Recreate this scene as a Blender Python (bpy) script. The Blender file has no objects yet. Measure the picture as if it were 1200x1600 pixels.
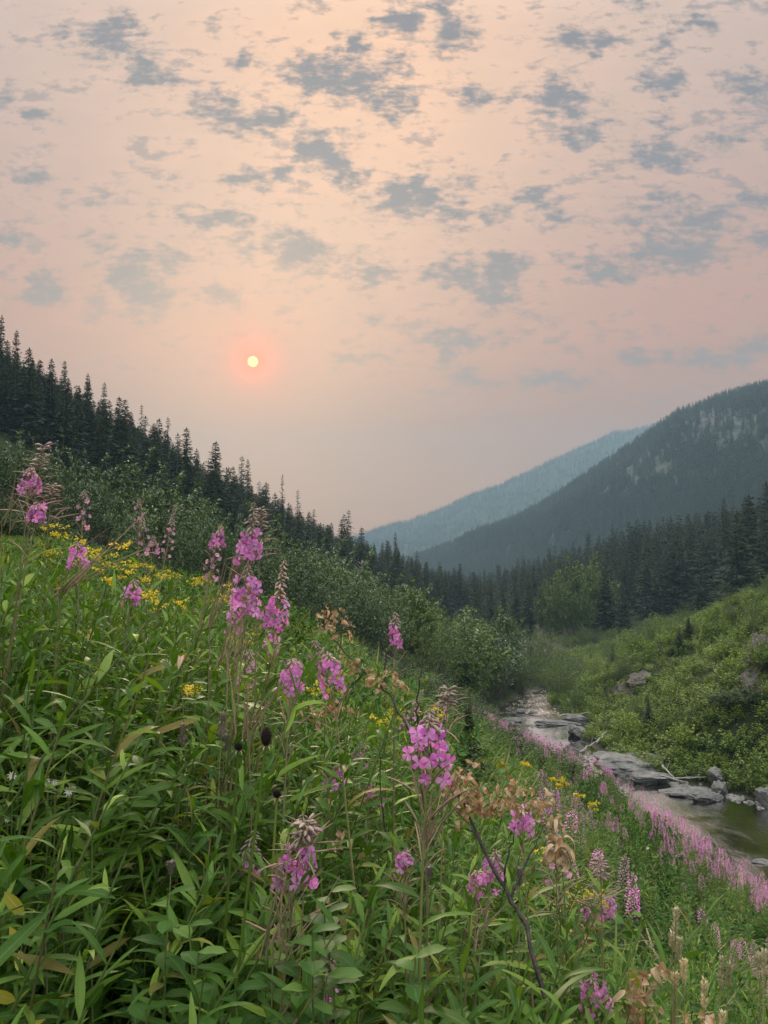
import bpy, math, random
import numpy as np
from mathutils import Vector, Matrix

S = bpy.context.scene
COL = S.collection
R = math.radians
F = 1186.0                      # focal length of the photograph in its own pixels (1200 wide)
PITCH = math.atan(100 / F)
SUN_AZ, SUN_EL = R(-10.0), R(15.8)
SUN = Vector((math.sin(SUN_AZ) * math.cos(SUN_EL), math.cos(SUN_AZ) * math.cos(SUN_EL), math.sin(SUN_EL)))

# ------------------------------------------------------------------ camera
cam_d = bpy.data.cameras.new('camera')
cam = bpy.data.objects.new('camera', cam_d)
COL.objects.link(cam)
cam_d.sensor_fit = 'VERTICAL'
cam_d.angle_y = 2 * math.atan(800 / F)
cam_d.clip_start = 0.05
cam_d.clip_end = 6000
cam.rotation_euler = (R(90) + PITCH, 0, 0)
S.camera = cam
S.render.resolution_x, S.render.resolution_y = 768, 1024

# ------------------------------------------------------------------ exposure / cycles
S.view_settings.view_transform = 'Standard'
S.view_settings.look = 'None'
S.view_settings.exposure = 0.6
S.view_settings.gamma = 1.0
cy = S.cycles
cy.max_bounces = 5
cy.diffuse_bounces = 2
cy.glossy_bounces = 2
cy.transmission_bounces = 3
cy.transparent_max_bounces = 4
cy.volume_bounces = 0
cy.use_denoising = True
cy.caustics_reflective = False
cy.caustics_refractive = False
cy.sample_clamp_indirect = 4.0


# ------------------------------------------------------------------ node helpers
class NT:
    """a little shorthand for building node trees"""
    def __init__(self, tree):
        self.t = tree
        self.n = tree.nodes
        self.n.clear()

    def node(self, kind, ins=None, **props):
        x = self.n.new(kind)
        for k, v in props.items():
            setattr(x, k, v)
        for k, v in (ins or {}).items():
            self.put(x.inputs[k], v)
        return x

    def put(self, sock, v):
        if isinstance(v, bpy.types.NodeSocket):
            self.t.links.new(v, sock)
        elif isinstance(v, bpy.types.Node):
            self.t.links.new(v.outputs[0], sock)
        else:
            if isinstance(v, (tuple, list)) and len(v) == 3 and len(sock.default_value) == 4:
                v = (*v, 1.0)
            sock.default_value = v

    def math(self, op, a, b=None, c=None, clamp=False):
        x = self.node('ShaderNodeMath', operation=op, use_clamp=clamp)
        for i, v in enumerate((a, b, c)):
            if v is not None:
                self.put(x.inputs[i], v)
        return x.outputs[0]

    def vmath(self, op, a, b=None, c=None):
        x = self.node('ShaderNodeVectorMath', operation=op)
        for i, v in enumerate((a, b, c)):
            if v is not None:
                self.put(x.inputs[i], v)
        return x.outputs['Value'] if op in ('LENGTH', 'DOT_PRODUCT', 'DISTANCE') else x.outputs[0]

    def mix(self, fac, a, b, blend='MIX'):
        x = self.node('ShaderNodeMix', data_type='RGBA', blend_type=blend)
        self.put(x.inputs[0], fac)
        self.put(x.inputs[6], a)
        self.put(x.inputs[7], b)
        return x.outputs[2]

    def ramp(self, fac, stops, interp='LINEAR'):
        x = self.node('ShaderNodeValToRGB')
        x.color_ramp.interpolation = interp
        el = x.color_ramp.elements
        while len(el) > 1:
            el.remove(el[-1])
        el[0].position = stops[0][0]
        el[0].color = (*stops[0][1], 1) if len(stops[0][1]) == 3 else stops[0][1]
        for p, c in stops[1:]:
            e = el.new(p)
            e.color = (*c, 1) if len(c) == 3 else c
        self.put(x.inputs[0], fac)
        return x.outputs[0]

    def maprange(self, v, a, b, c=0.0, d=1.0, smooth=True):
        x = self.node('ShaderNodeMapRange', interpolation_type='SMOOTHSTEP' if smooth else 'LINEAR')
        x.clamp = True if not smooth else x.clamp
        for i, q in enumerate((v, a, b, c, d)):
            self.put(x.inputs[i], q)
        return x.outputs[0]

    def noise(self, vec, scale, detail=3, rough=0.55, dist=0.0, dim='3D'):
        x = self.node('ShaderNodeTexNoise', noise_dimensions=dim)
        if vec is not None:
            self.put(x.inputs['Vector'], vec)
        x.inputs['Scale'].default_value = scale
        x.inputs['Detail'].default_value = detail
        x.inputs['Roughness'].default_value = rough
        x.inputs['Distortion'].default_value = dist
        return x.outputs[0]


# ------------------------------------------------------------------ world: smoke-dimmed evening sky with small broken clouds
world = bpy.data.worlds.new('World')
S.world = world
world.use_nodes = True
world.cycles.sampling_method = 'MANUAL'
world.cycles.sample_map_resolution = 256
w = NT(world.node_tree)
tc = w.node('ShaderNodeTexCoord')
D = tc.outputs['Generated']
sep = w.node('ShaderNodeSeparateXYZ', {0: D})
dx, dy, dz = sep.outputs
el = w.math('MAXIMUM', dz, 0.0)
nishita = w.node('ShaderNodeTexSky', sky_type='NISHITA', sun_disc=False)
nishita.sun_elevation = SUN_EL
nishita.sun_rotation = SUN_AZ
nishita.dust_density = 6.0
nishita.air_density = 1.6
sundot = w.vmath('DOT_PRODUCT', D, tuple(SUN))
ang = w.math('ARCCOSINE', w.math('MINIMUM', sundot, 0.999999))
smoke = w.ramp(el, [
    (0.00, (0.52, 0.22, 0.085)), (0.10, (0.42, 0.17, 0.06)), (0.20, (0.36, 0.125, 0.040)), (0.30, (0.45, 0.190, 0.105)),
    (0.42, (0.42, 0.245, 0.185)), (0.60, (0.47, 0.345, 0.285)), (1.0, (1.75, 1.68, 1.60))])  # last stop, above the view, is brightened to light the growth from above
smoke = w.mix(w.maprange(ang, 0.75, 1.7), smoke, w.ramp(el, [(0.0, (0.42, 0.44, 0.46)), (0.5, (0.86, 0.90, 0.92)), (0.8, (1.55, 1.58, 1.58)), (1.0, (1.95, 1.97, 1.96))]))     # grey sky away from the sun, set brighter overhead to top-light the foliage
# broad warm brightening above the sun (forward scattering in the smoke)
up_ax = Vector((math.sin(R(-1.5)) * math.cos(R(35)), math.cos(R(-1.5)) * math.cos(R(35)), math.sin(R(35))))
angb = w.math('ARCCOSINE', w.math('MINIMUM', w.vmath('DOT_PRODUCT', D, tuple(up_ax)), 0.999999))
gb = w.math('EXPONENT', w.math('MULTIPLY', w.math('POWER', w.math('DIVIDE', angb, 0.25), 2.0), -1.0))
g1 = w.math('EXPONENT', w.math('MULTIPLY', w.math('POWER', w.math('DIVIDE', ang, 0.050), 1.2), -1.0))
g2 = w.math('EXPONENT', w.math('MULTIPLY', w.math('POWER', w.math('DIVIDE', ang, 0.022), 1.7), -1.0))
g3 = w.math('EXPONENT', w.math('MULTIPLY', w.math('POWER', w.math('DIVIDE', ang, 0.0135), 5.0), -1.0))
# clouds: (x/y, z/y) of the direction, i.e. a tangent plane north of the place
yy = w.math('MAXIMUM', dy, 0.05)
comb = w.node('ShaderNodeCombineXYZ', {0: w.math('DIVIDE', dx, yy), 1: w.math('DIVIDE', dz, yy), 2: 0.0})
q0 = comb.outputs[0]
plane = w.node('ShaderNodeCombineXYZ', {0: w.math('DIVIDE', dx, w.math('ADD', el, 0.12)), 1: w.math('DIVIDE', dy, w.math('ADD', el, 0.12)), 2: 0.0}).outputs[0]
warp = w.node('ShaderNodeTexNoise', {'Vector': q0, 'Scale': 16.0, 'Detail': 3.0, 'Roughness': 0.65})
wv = w.vmath('MULTIPLY_ADD', w.vmath('SUBTRACT', warp.outputs['Color'], (0.5, 0.5, 0.5)), (0.10, 0.055, 0.0), q0)
CLOUDS = [
 (95,52,32,20),(165,72,55,24),(232,110,52,30),(192,38,36,14),(390,92,24,12),(12,145,24,16),(12,372,30,8),
 (500,112,62,42),(562,132,50,30),(615,106,36,20),(550,64,24,12),(618,168,40,26),(735,150,40,22),(790,165,30,14),
 (335,172,56,26),(375,196,36,24),(425,190,40,22),(430,228,30,12),(500,240,56,34),(532,272,26,24),(548,210,14,8),
 (150,298,66,14),(272,287,38,12),(222,325,24,9),(395,272,55,15),(445,270,24,20),(338,340,64,24),(382,386,38,18),
 (250,392,92,17),(470,398,48,32),(440,372,20,12),(640,312,80,30),(600,318,30,14),(705,350,38,18),(775,331,30,14),(560,352,44,12),
 (580,422,56,22),(1028,120,40,26),(880,160,60,18),(905,204,66,22),(880,116,36,14),(910,60,70,22),(1165,135,60,26),(1195,165,30,18),
 (620,34,40,20),(712,52,42,36),(680,12,40,14),(1000,15,50,12),(1095,28,40,10),(1040,58,30,12),(1180,200,50,16),(1130,225,40,14),
 (1060,395,96,34),(1035,244,66,16),(955,290,44,14),(940,425,72,22),(1108,342,46,18),(1180,312,36,16),(1185,362,34,16),(860,262,34,12),(1040,200,60,18),(1045,300,40,14),
 (456,478,50,9),(570,491,24,6),(440,517,20,5),(364,532,20,4),(560,552,68,9),(725,520,92,16),(842,486,46,15),(770,470,46,10),(650,540,40,9),(695,553,26,8),
 (870,588,70,13),(1110,556,70,13),(1180,535,46,14),(62,427,40,12),(66,468,38,12),(210,508,54,8),(205,436,50,10),(240,462,40,8),(740,600,40,9),
 (345,468,44,8),(700,430,60,12),(790,400,40,12),(720,390,50,10),(780,430,44,14),(1000,330,60,12),(385,570,40,5),(360,572,26,4),(1000,565,50,10),(640,575,30,6),(735,268,36,9),(650,270,30,8),(830,310,40,10),(880,345,40,8),(880,390,34,7),(60,190,34,12),(50,275,30,8),(115,355,40,6),(160,365,24,6)]
cp, sp = math.cos(PITCH), math.sin(PITCH)
# the same clouds as a coarse table of cover (rows of height over the horizon, columns of heading), read through colour ramps
NR, NC = 30, 63
Y0, Y1 = -0.02, 0.80            # z/y of the rows
X0, X1 = -0.58, 0.58            # x/y of the columns
ty, tx = np.meshgrid(np.linspace(Y0, Y1, NR), np.linspace(X0, X1, NC), indexing='ij')
cover = np.zeros((NR, NC))
for (cx, cy_, hw, hh) in CLOUDS:
    u, v = (cx - 600) / F, (800 - cy_) / F
    yv = cp - v * sp
    X, Z = u / yv, (sp + v * cp) / yv
    sx, sy = F * yv / max(hw * 0.92, 12), F * yv / max(hh * 0.95, 12)
    cover = np.maximum(cover, min(1.0, hh / 11 + .25) * np.exp(-0.8 * (((tx - X) * sx) ** 2 + ((ty - Z) * sy) ** 2)))
sw = w.node('ShaderNodeSeparateXYZ', {0: wv})
fx = w.math('MULTIPLY', w.math('SUBTRACT', sw.outputs[0], X0), (NC - 1) / (X1 - X0))       # column number
fy = w.math('MULTIPLY', w.math('SUBTRACT', sw.outputs[1], Y0), (NR - 1) / (Y1 - Y0))       # row number
fl = w.math('DIVIDE', fx, 31.0)
fr_ = w.math('DIVIDE', w.math('SUBTRACT', fx, 31.0), 31.0)
side = w.math('GREATER_THAN', fx, 31.0)
best = None
for k in range(NR // 3):
    ra = w.ramp(fl, [(c / 31, tuple(cover[3 * k + q][c] for q in range(3))) for c in range(32)])
    rb = w.ramp(fr_, [(c / 31, tuple(cover[3 * k + q][31 + c] for q in range(3))) for c in range(32)])
    row = w.mix(side, ra, rb)
    wt = w.vmath('MAXIMUM', w.vmath('SUBTRACT', (1, 1, 1), w.vmath('ABSOLUTE', w.vmath('SUBTRACT', (3 * k, 3 * k + 1, 3 * k + 2),
                 w.node('ShaderNodeCombineXYZ', {0: fy, 1: fy, 2: fy}).outputs[0]))), (0, 0, 0))
    d_ = w.vmath('DOT_PRODUCT', row, wt)
    best = d_ if best is None else w.math('ADD', best, d_)
stretch = w.vmath('MULTIPLY', q0, (1.0, 2.1, 1.0))
n1 = w.noise(stretch, 40.0, 4, 0.62)
n2 = w.noise(stretch, 11.0, 2, 0.55)
n4 = w.noise(stretch, 95.0, 2, 0.6)
n3 = w.noise(plane, 3.2, 3, 0.58)
vis = w.math('ADD', best, w.math('ADD', w.math('MULTIPLY', w.math('SUBTRACT', n1, 0.5), 1.7), w.math('MULTIPLY', w.math('SUBTRACT', n4, 0.5), 0.35)))
body = w.math('MULTIPLY', w.maprange(vis, 0.20, 0.86), w.maprange(best, 0.0, 0.12))
faint = w.math('MULTIPLY', w.maprange(w.math('ADD', n1, w.math('MULTIPLY', w.math('SUBTRACT', n2, 0.5), 1.1)), 0.55, 0.78), 0.62)
front = w.maprange(dy, 0.25, 0.5)
elsewhere = w.math('MULTIPLY', w.maprange(n3, 0.54, 0.72), w.math('SUBTRACT', 1.0, front))
lowfade = w.maprange(el, 0.10, 0.30, 0.15, 1.0)
cl = w.math('MAXIMUM', w.math('MULTIPLY', w.math('MAXIMUM', body, w.math('MULTIPLY', faint, lowfade)), front), w.math('MULTIPLY', elsewhere, lowfade))
dense = w.math('MULTIPLY', cl, w.maprange(el, 0.15, 0.50, 0.72, 0.97))
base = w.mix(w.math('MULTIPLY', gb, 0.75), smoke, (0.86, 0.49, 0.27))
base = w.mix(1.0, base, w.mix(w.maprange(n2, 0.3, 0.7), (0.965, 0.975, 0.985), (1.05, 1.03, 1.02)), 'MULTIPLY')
cloudcol = w.ramp(el, [(0.0, (0.30, 0.18, 0.10)), (0.25, (0.16, 0.13, 0.12)), (0.5, (0.155, 0.145, 0.155)), (1.0, (0.16, 0.16, 0.18))])
lit = w.mix(dense, base, cloudcol)
glow = w.mix(w.math('MULTIPLY', g1, 0.70), lit, (0.66, 0.09, 0.03))
glow = w.mix(w.math('MULTIPLY', g2, 0.85), glow, (1.4, 0.14, 0.02))
glow = w.mix(w.math('MULTIPLY', g3, 1.0), glow, (2.6, 0.10, 0.0))
disc = w.maprange(ang, 0.0052, 0.0072, 1.0, 0.0)
final = w.mix(disc, glow, (3.2, 1.6, 0.3))
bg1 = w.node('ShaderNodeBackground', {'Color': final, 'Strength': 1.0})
bg2 = w.node('ShaderNodeBackground', {'Color': nishita.outputs[0], 'Strength': 0.005})
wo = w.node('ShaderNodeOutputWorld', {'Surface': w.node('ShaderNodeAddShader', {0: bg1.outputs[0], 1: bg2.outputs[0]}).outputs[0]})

# ------------------------------------------------------------------ the veiled sun
sun_d = bpy.data.lights.new('sun', 'SUN')
sun_d.energy = 1.8
sun_d.angle = R(14)
sun_d.color = (1.0, 0.80, 0.60)
sun = bpy.data.objects.new('sun', sun_d)
sun.rotation_euler = (-SUN).to_track_quat('-Z', 'Y').to_euler()
COL.objects.link(sun)


# ------------------------------------------------------------------ geometry helpers
class Geo:
    def __init__(self):
        self.V, self.Fq, self.nv = [], [], 0      # vertex arrays; (faces, per-face random, material index)
        self.uv = []

    def add(self, V, Fc, rnd=0.5, mat=0, uv=None):
        V = np.asarray(V, dtype=np.float32).reshape(-1, 3)
        Fc = np.asarray(Fc, dtype=np.int64)
        if len(Fc) == 0:
            return
        self.V.append(V)
        r = np.broadcast_to(np.asarray(rnd, dtype=np.float32), (len(Fc),)).copy()
        m = np.broadcast_to(np.asarray(mat, dtype=np.int32), (len(Fc),)).copy()
        self.Fq.append((Fc + self.nv, r, m))
        if uv is None:
            uv = np.zeros((len(V), 2), dtype=np.float32)
        self.uv.append(np.asarray(uv, dtype=np.float32))
        self.nv += len(V)

    def stamp(self, T, pos, mat3, rnd=None, mat=0):
        """many copies of a template T=(V,F,UV): pos (m,3), mat3 (m,3,3) with columns as axes"""
        V, Fc, UV = T
        m = len(pos)
        if m == 0:
            return
        P = np.einsum('mij,nj->mni', mat3, V) + np.asarray(pos)[:, None, :]
        n = len(V)
        FF = Fc[None, :, :] + (np.arange(m) * n)[:, None, None]
        r = np.random.rand(m) if rnd is None else np.asarray(rnd)
        self.add(P.reshape(-1, 3), FF.reshape(-1, Fc.shape[1]), np.repeat(r, len(Fc)), mat, np.tile(UV, (m, 1)))

    def mesh(self, name, mats, smooth=False):
        me = bpy.data.meshes.new(name)
        V = np.concatenate(self.V)
        loops, starts, tot = [], [], 0
        rr, mm = [], []
        for Fc, r, m in self.Fq:
            k = Fc.shape[1]
            loops.append(Fc.reshape(-1))
            starts.append(tot + np.arange(len(Fc)) * k)
            tot += len(Fc) * k
            rr.append(r)
            mm.append(m)
        loops = np.concatenate(loops).astype(np.int32)
        starts = np.concatenate(starts).astype(np.int32)
        me.vertices.add(len(V))
        me.vertices.foreach_set('co', V.reshape(-1))
        me.loops.add(len(loops))
        me.loops.foreach_set('vertex_index', loops)
        me.polygons.add(len(starts))
        me.polygons.foreach_set('loop_start', starts)
        me.polygons.foreach_set('material_index', np.concatenate(mm))
        me.polygons.foreach_set('use_smooth', np.full(len(starts), smooth))
        a = me.attributes.new('rnd', 'FLOAT', 'FACE')
        a.data.foreach_set('value', np.concatenate(rr))
        uvl = me.uv_layers.new(name='UVMap')
        UV = np.concatenate(self.uv)
        uvl.data.foreach_set('uv', UV[loops].reshape(-1))
        for x in (mats if isinstance(mats, (list, tuple)) else [mats]):
            me.materials.append(x)
        me.update(calc_edges=True)
        me.validate()
        return me


def link(name, data, parent=None, loc=None):
    o = bpy.data.objects.new(name, data)
    COL.objects.link(o)
    if parent is not None:
        o.parent = parent
    if loc is not None:
        o.location = loc
    return o


def tag(o, label=None, cat=None, group=None, kind=None):
    if label:
        o['label'] = label
    if cat:
        o['category'] = cat
    if group:
        o['group'] = group
    if kind:
        o['kind'] = kind
    return o


def empty(name, loc, label, cat, group=None):
    o = link(name, None, None, loc)
    o.empty_display_size = 0.2
    return tag(o, label, cat, group)


def copy_tree(o, loc=None, rz=None, sc=None, label=None, group=None, cat=None):
    c = o.copy()
    COL.objects.link(c)
    for ch in o.children:
        d = ch.copy()
        COL.objects.link(d)
        d.parent = c
        for g in ch.children:
            e = g.copy()
            COL.objects.link(e)
            e.parent = d
    if loc is not None:
        c.location = loc
    if rz is not None:
        c.rotation_euler = rz if isinstance(rz, (tuple, list)) else (0, 0, rz)
    if sc is not None:
        c.scale = sc if isinstance(sc, (tuple, list)) else (sc, sc, sc)
    tag(c, label, cat, group)
    return c


def unit(a):
    return a / np.maximum(np.linalg.norm(a, axis=-1, keepdims=True), 1e-9)


def frames(d, up=(0, 0, 1), scale=1.0, roll=None):
    """(m,3,3) with columns x, y(=d), z"""
    d = unit(np.asarray(d, dtype=float))
    up = np.broadcast_to(np.asarray(up, dtype=float), d.shape)
    x = np.cross(d, up)
    bad = np.linalg.norm(x, axis=1) < 1e-4
    if bad.any():
        x[bad] = np.cross(d[bad], (1.0, 0.2, 0))
    x = unit(x)
    z = np.cross(x, d)
    if roll is not None:
        c, s = np.cos(roll)[:, None], np.sin(roll)[:, None]
        x, z = x * c + z * s, z * c - x * s
    M = np.stack([x, d, z], axis=2)
    sc = np.asarray(scale, dtype=float)
    if sc.ndim == 0:
        return M * sc
    if sc.ndim == 1:
        return M * sc[:, None, None]
    return M * sc[:, None, :]


def tube(pts, rad, sides=5):
    pts = np.asarray(pts, dtype=float)
    n = len(pts)
    rad = np.broadcast_to(np.asarray(rad, dtype=float), (n,))
    d = unit(np.gradient(pts, axis=0))
    ref = np.where(np.abs(d[:, 2:3]) > 0.9, np.array([[1.0, 0, 0]]), np.array([[0, 0, 1.0]]))
    ref = np.broadcast_to(ref[0], d.shape)
    x = unit(np.cross(d, ref))
    y = np.cross(d, x)
    a = np.arange(sides) * 2 * math.pi / sides
    V = pts[:, None, :] + rad[:, None, None] * (np.cos(a)[None, :, None] * x[:, None, :] + np.sin(a)[None, :, None] * y[:, None, :])
    i = np.arange(n - 1)[:, None] * sides
    j = np.arange(sides)[None, :]
    k = (j + 1) % sides
    Fc = np.stack([i + j, i + k, i + sides + k, i + sides + j], axis=2).reshape(-1, 4)
    uv = np.stack([np.repeat(np.linspace(0, 1, n), sides), np.tile(np.arange(sides) / sides, n)], axis=1)
    return V.reshape(-1, 3), Fc, uv


def leaf_template(n=5, width=0.16, bend=0.3, fold=0.25, peak=0.4, tip=1.0, waver=0.0, bend0=0.0):
    """a leaf one unit long along +Y, folded along its midrib and arching down"""
    t = np.linspace(0, 1, n)
    wd = width * 0.5 * np.where(t < peak, np.sin(t / peak * math.pi / 2) ** 0.8, np.cos((t - peak) / (1 - peak) * math.pi / 2) ** tip)
    wd[0] = max(wd[0], width * 0.05)
    wd[-1] = width * 0.01
    th = bend0 + bend * t
    ds = 1.0 / (n - 1)
    y = np.concatenate([[0], np.cumsum(np.cos(th[:-1]) * ds)])
    z = np.concatenate([[0], np.cumsum(-np.sin(th[:-1]) * ds)])
    wv_ = waver * np.sin(t * 11)
    V = []
    UV = []
    for i in range(n):
        V += [(-wd[i], y[i], z[i] + fold * wd[i] + wv_[i]), (0, y[i], z[i]), (wd[i], y[i], z[i] + fold * wd[i] - wv_[i])]
        UV += [(t[i], 0), (t[i], .5), (t[i], 1)]
    Fc = []
    for i in range(n - 1):
        a = i * 3
        Fc += [(a, a + 1, a + 4, a + 3), (a + 1, a + 2, a + 5, a + 4)]
    return np.array(V), np.array(Fc), np.array(UV)


def leaf_cheap(width=0.3, fold=0.2, bend=0.1):
    """two faces: a folded diamond"""
    V = np.array([(0, 0, 0), (-width / 2, .45, fold * width), (0, 1, -bend), (width / 2, .45, fold * width), (0, .5, 0)])
    Fc = np.array([(0, 4, 2, 1), (0, 3, 2, 4)])
    UV = np.array([(0, .5), (.45, 0), (1, .5), (.45, 1), (.5, .5)])
    return V, Fc, UV


# ------------------------------------------------------------------ place of things: pixel of the photograph at a distance -> point
def at(px, py, Y):
    u, v = (px - 600) / F, (800 - py) / F
    k = Y / (cp - v * sp)
    return np.array([u * k, Y, (sp + v * cp) * k])


def to_px(P):
    P = np.asarray(P, dtype=float)
    x, y, z = P[..., 0], P[..., 1], P[..., 2]
    f = y * cp + z * sp
    f = np.where(np.abs(f) < 1e-6, 1e-6, f)
    v = (z * cp - y * sp) / f
    return np.stack([600 + F * x / f, 800 - F * v, f], axis=-1)


# ------------------------------------------------------------------ terrain
WATER_Z = -10.0
BANK = np.array([  # y, left bank x, right bank x
 (-60, 9, 21), (-20, 10, 21), (0, 11, 21), (15, 11.5, 20.5), (25, 11, 19.2), (34, 10.2, 16.6), (37, 9.5, 14.2), (40, 8.8, 12.0), (47, 7.5, 11.7), (52, 7.9, 13.2),
 (57, 8.9, 13.1), (60, 9.7, 12.8), (66, 12.4, 14.0), (72, 16.6, 17.5), (85, 21.5, 22.2), (120, 24, 24.8), (150, 25, 26), (400, 34, 36), (1700, 60, 64)], dtype=float)


def river(y):
    return np.interp(y, BANK[:, 0], BANK[:, 1]), np.interp(y, BANK[:, 0], BANK[:, 2])


SECT = [  # y, left profile (x, z) ... up to left bank, right profile beyond right bank given as (dx from bank, z)
 (-60, [(-400, 190), (-60, 28), (-20, 7.2), (-4, 0.1), (0, -1.6), (2.5, -3.4), (6.5, -6.6)], [(0, -10.2), (2, -9.4), (15, 1), (45, 8), (400, 60)]),
 (9, [(-400, 190), (-60, 28), (-20, 7.2), (-4, -0.15), (-1.2, -1.1), (0, -1.75), (1, -2.45), (2.5, -3.75), (4, -4.85), (6.8, -6.3), (8.2, -7.7)], [(0, -10.2), (2, -9.4), (15, 1), (45, 8), (400, 60)]),
 (22, [(-400, 185), (-60, 24), (-20, 5.0), (-6, -1.6), (0, -4.3), (3, -5.5), (6.3, -6.4), (8, -8.5)], [(0, -10.2), (2, -9.5), (14, 1), (45, 6), (400, 60)]),
 (36, [(-400, 185), (-60, 23), (-20, 4.2), (0, -4.6), (4.8, -7.0), (6.8, -8.9)], [(0, -10.2), (3, -9.5), (13, 0.6), (45, 5), (400, 58)]),
 (55, [(-400, 185), (-60, 24), (-20, 3.6), (0, -5.2), (4.5, -8.4)], [(0, -10.15), (2, -9.5), (14.5, -1.9), (45, 2), (400, 52)]),
 (75, [(-400, 185), (-60, 25), (-20, 3.6), (0, -6.0), (8, -9.0)], [(0, -10.15), (2, -9.6), (16, -4.6), (45, -1), (400, 50)]),
 (100, [(-400, 190), (-60, 26), (-20, 3.8), (0, -5.6), (11, -9.4)], [(0, -10.15), (3, -9.7), (16, -8.2), (44, -4), (400, 50)]),
 (150, [(-400, 195), (-76, 34), (-20, 4.0), (0, -5.0), (14, -9.4)], [(0, -10.15), (4, -9.8), (48, -1.0), (130, 14), (400, 60)]),
 (400, [(-400, 205), (-200, 98), (-20, 3.0), (0, -6.0), (26, -9.6)], [(0, -10.15), (20, -9.0), (100, 0), (400, 40)]),
 (1700, [(-400, 190), (-200, 90), (0, -3.0), (50, -9.6)], [(0, -10.15), (40, -9), (400, 20)]),
]


def vnoise(x, y, s, seed=0):
    """smooth value noise, numpy"""
    x = np.asarray(x, dtype=float) / s + seed * 17.31
    y = np.asarray(y, dtype=float) / s + seed * 9.77
    xi, yi = np.floor(x), np.floor(y)
    fx, fy = x - xi, y - yi
    fx = fx * fx * (3 - 2 * fx)
    fy = fy * fy * (3 - 2 * fy)

    def h(a, b):
        v = np.sin(a * 127.1 + b * 311.7 + seed * 74.7) * 43758.5453
        return v - np.floor(v)
    a = h(xi, yi) * (1 - fx) + h(xi + 1, yi) * fx
    b = h(xi, yi + 1) * (1 - fx) + h(xi + 1, yi + 1) * fx
    return (a * (1 - fy) + b * fy) * 2 - 1


def section(k, x, xl, xr):
    _, L, Rr = SECT[k]
    lx = np.array([p[0] for p in L], dtype=float)
    lz = np.array([p[1] for p in L], dtype=float)
    z = np.interp(x, lx, lz)
    # from the last left point down to the bank
    last_x, last_z = lx[-1], lz[-1]
    t = np.clip((x - last_x) / np.maximum(xl - last_x, 0.3), 0, 1)
    z = np.where(x > last_x, last_z + (-10.25 - last_z) * t, z)
    inside = (x > xl) & (x < xr)
    mid = (xl + xr) / 2
    half = np.maximum((xr - xl) / 2, 0.2)
    z = np.where(inside, -10.25 - 0.5 * (1 - np.clip(np.abs(x - mid) / half, 0, 1) ** 2), z)
    rx = np.array([p[0] for p in Rr], dtype=float)
    rz = np.array([p[1] for p in Rr], dtype=float)
    return np.where(x >= xr, np.interp(x - xr, rx, rz), z)


def H(x, y):
    x = np.asarray(x, dtype=float)
    y = np.asarray(y, dtype=float)
    x, y = np.broadcast_arrays(x, y)
    xl, xr = river(y)
    ys = np.array([s[0] for s in SECT], dtype=float)
    k = np.clip(np.searchsorted(ys, y, side='right') - 1, 0, len(ys) - 2)
    t = np.clip((y - ys[k]) / (ys[k + 1] - ys[k]), 0, 1)
    t = t * t * (3 - 2 * t)
    z = np.zeros(x.shape)
    for j in range(len(ys) - 1):
        m = k == j
        if m.any():
            a = section(j, x[m], xl[m], xr[m])
            b = section(j + 1, x[m], xl[m], xr[m])
            z[m] = a * (1 - t[m]) + b * t[m]
    d = np.where(x < xl, xl - x, np.where(x > xr, x - xr, 0))
    r = np.hypot(x, y)
    amp = np.clip(d / 6, 0, 1)
    z = z + amp * (0.12 * vnoise(x, y, 1.7, 1) * np.clip(r / 3, .3, 1) + np.clip((r - 12) / 20, 0, 1) * 0.45 * vnoise(x, y, 7, 2)
                   + np.clip((r - 60) / 100, 0, 1) * 2.0 * vnoise(x, y, 38, 3))
    return z


def Hs(x, y):
    return float(H(np.array([x]), np.array([y]))[0])

# ------------------------------------------------------------------ materials
def new_mat(name):
    m = bpy.data.materials.new(name)
    m.use_nodes = True
    return m, NT(m.node_tree)


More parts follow.
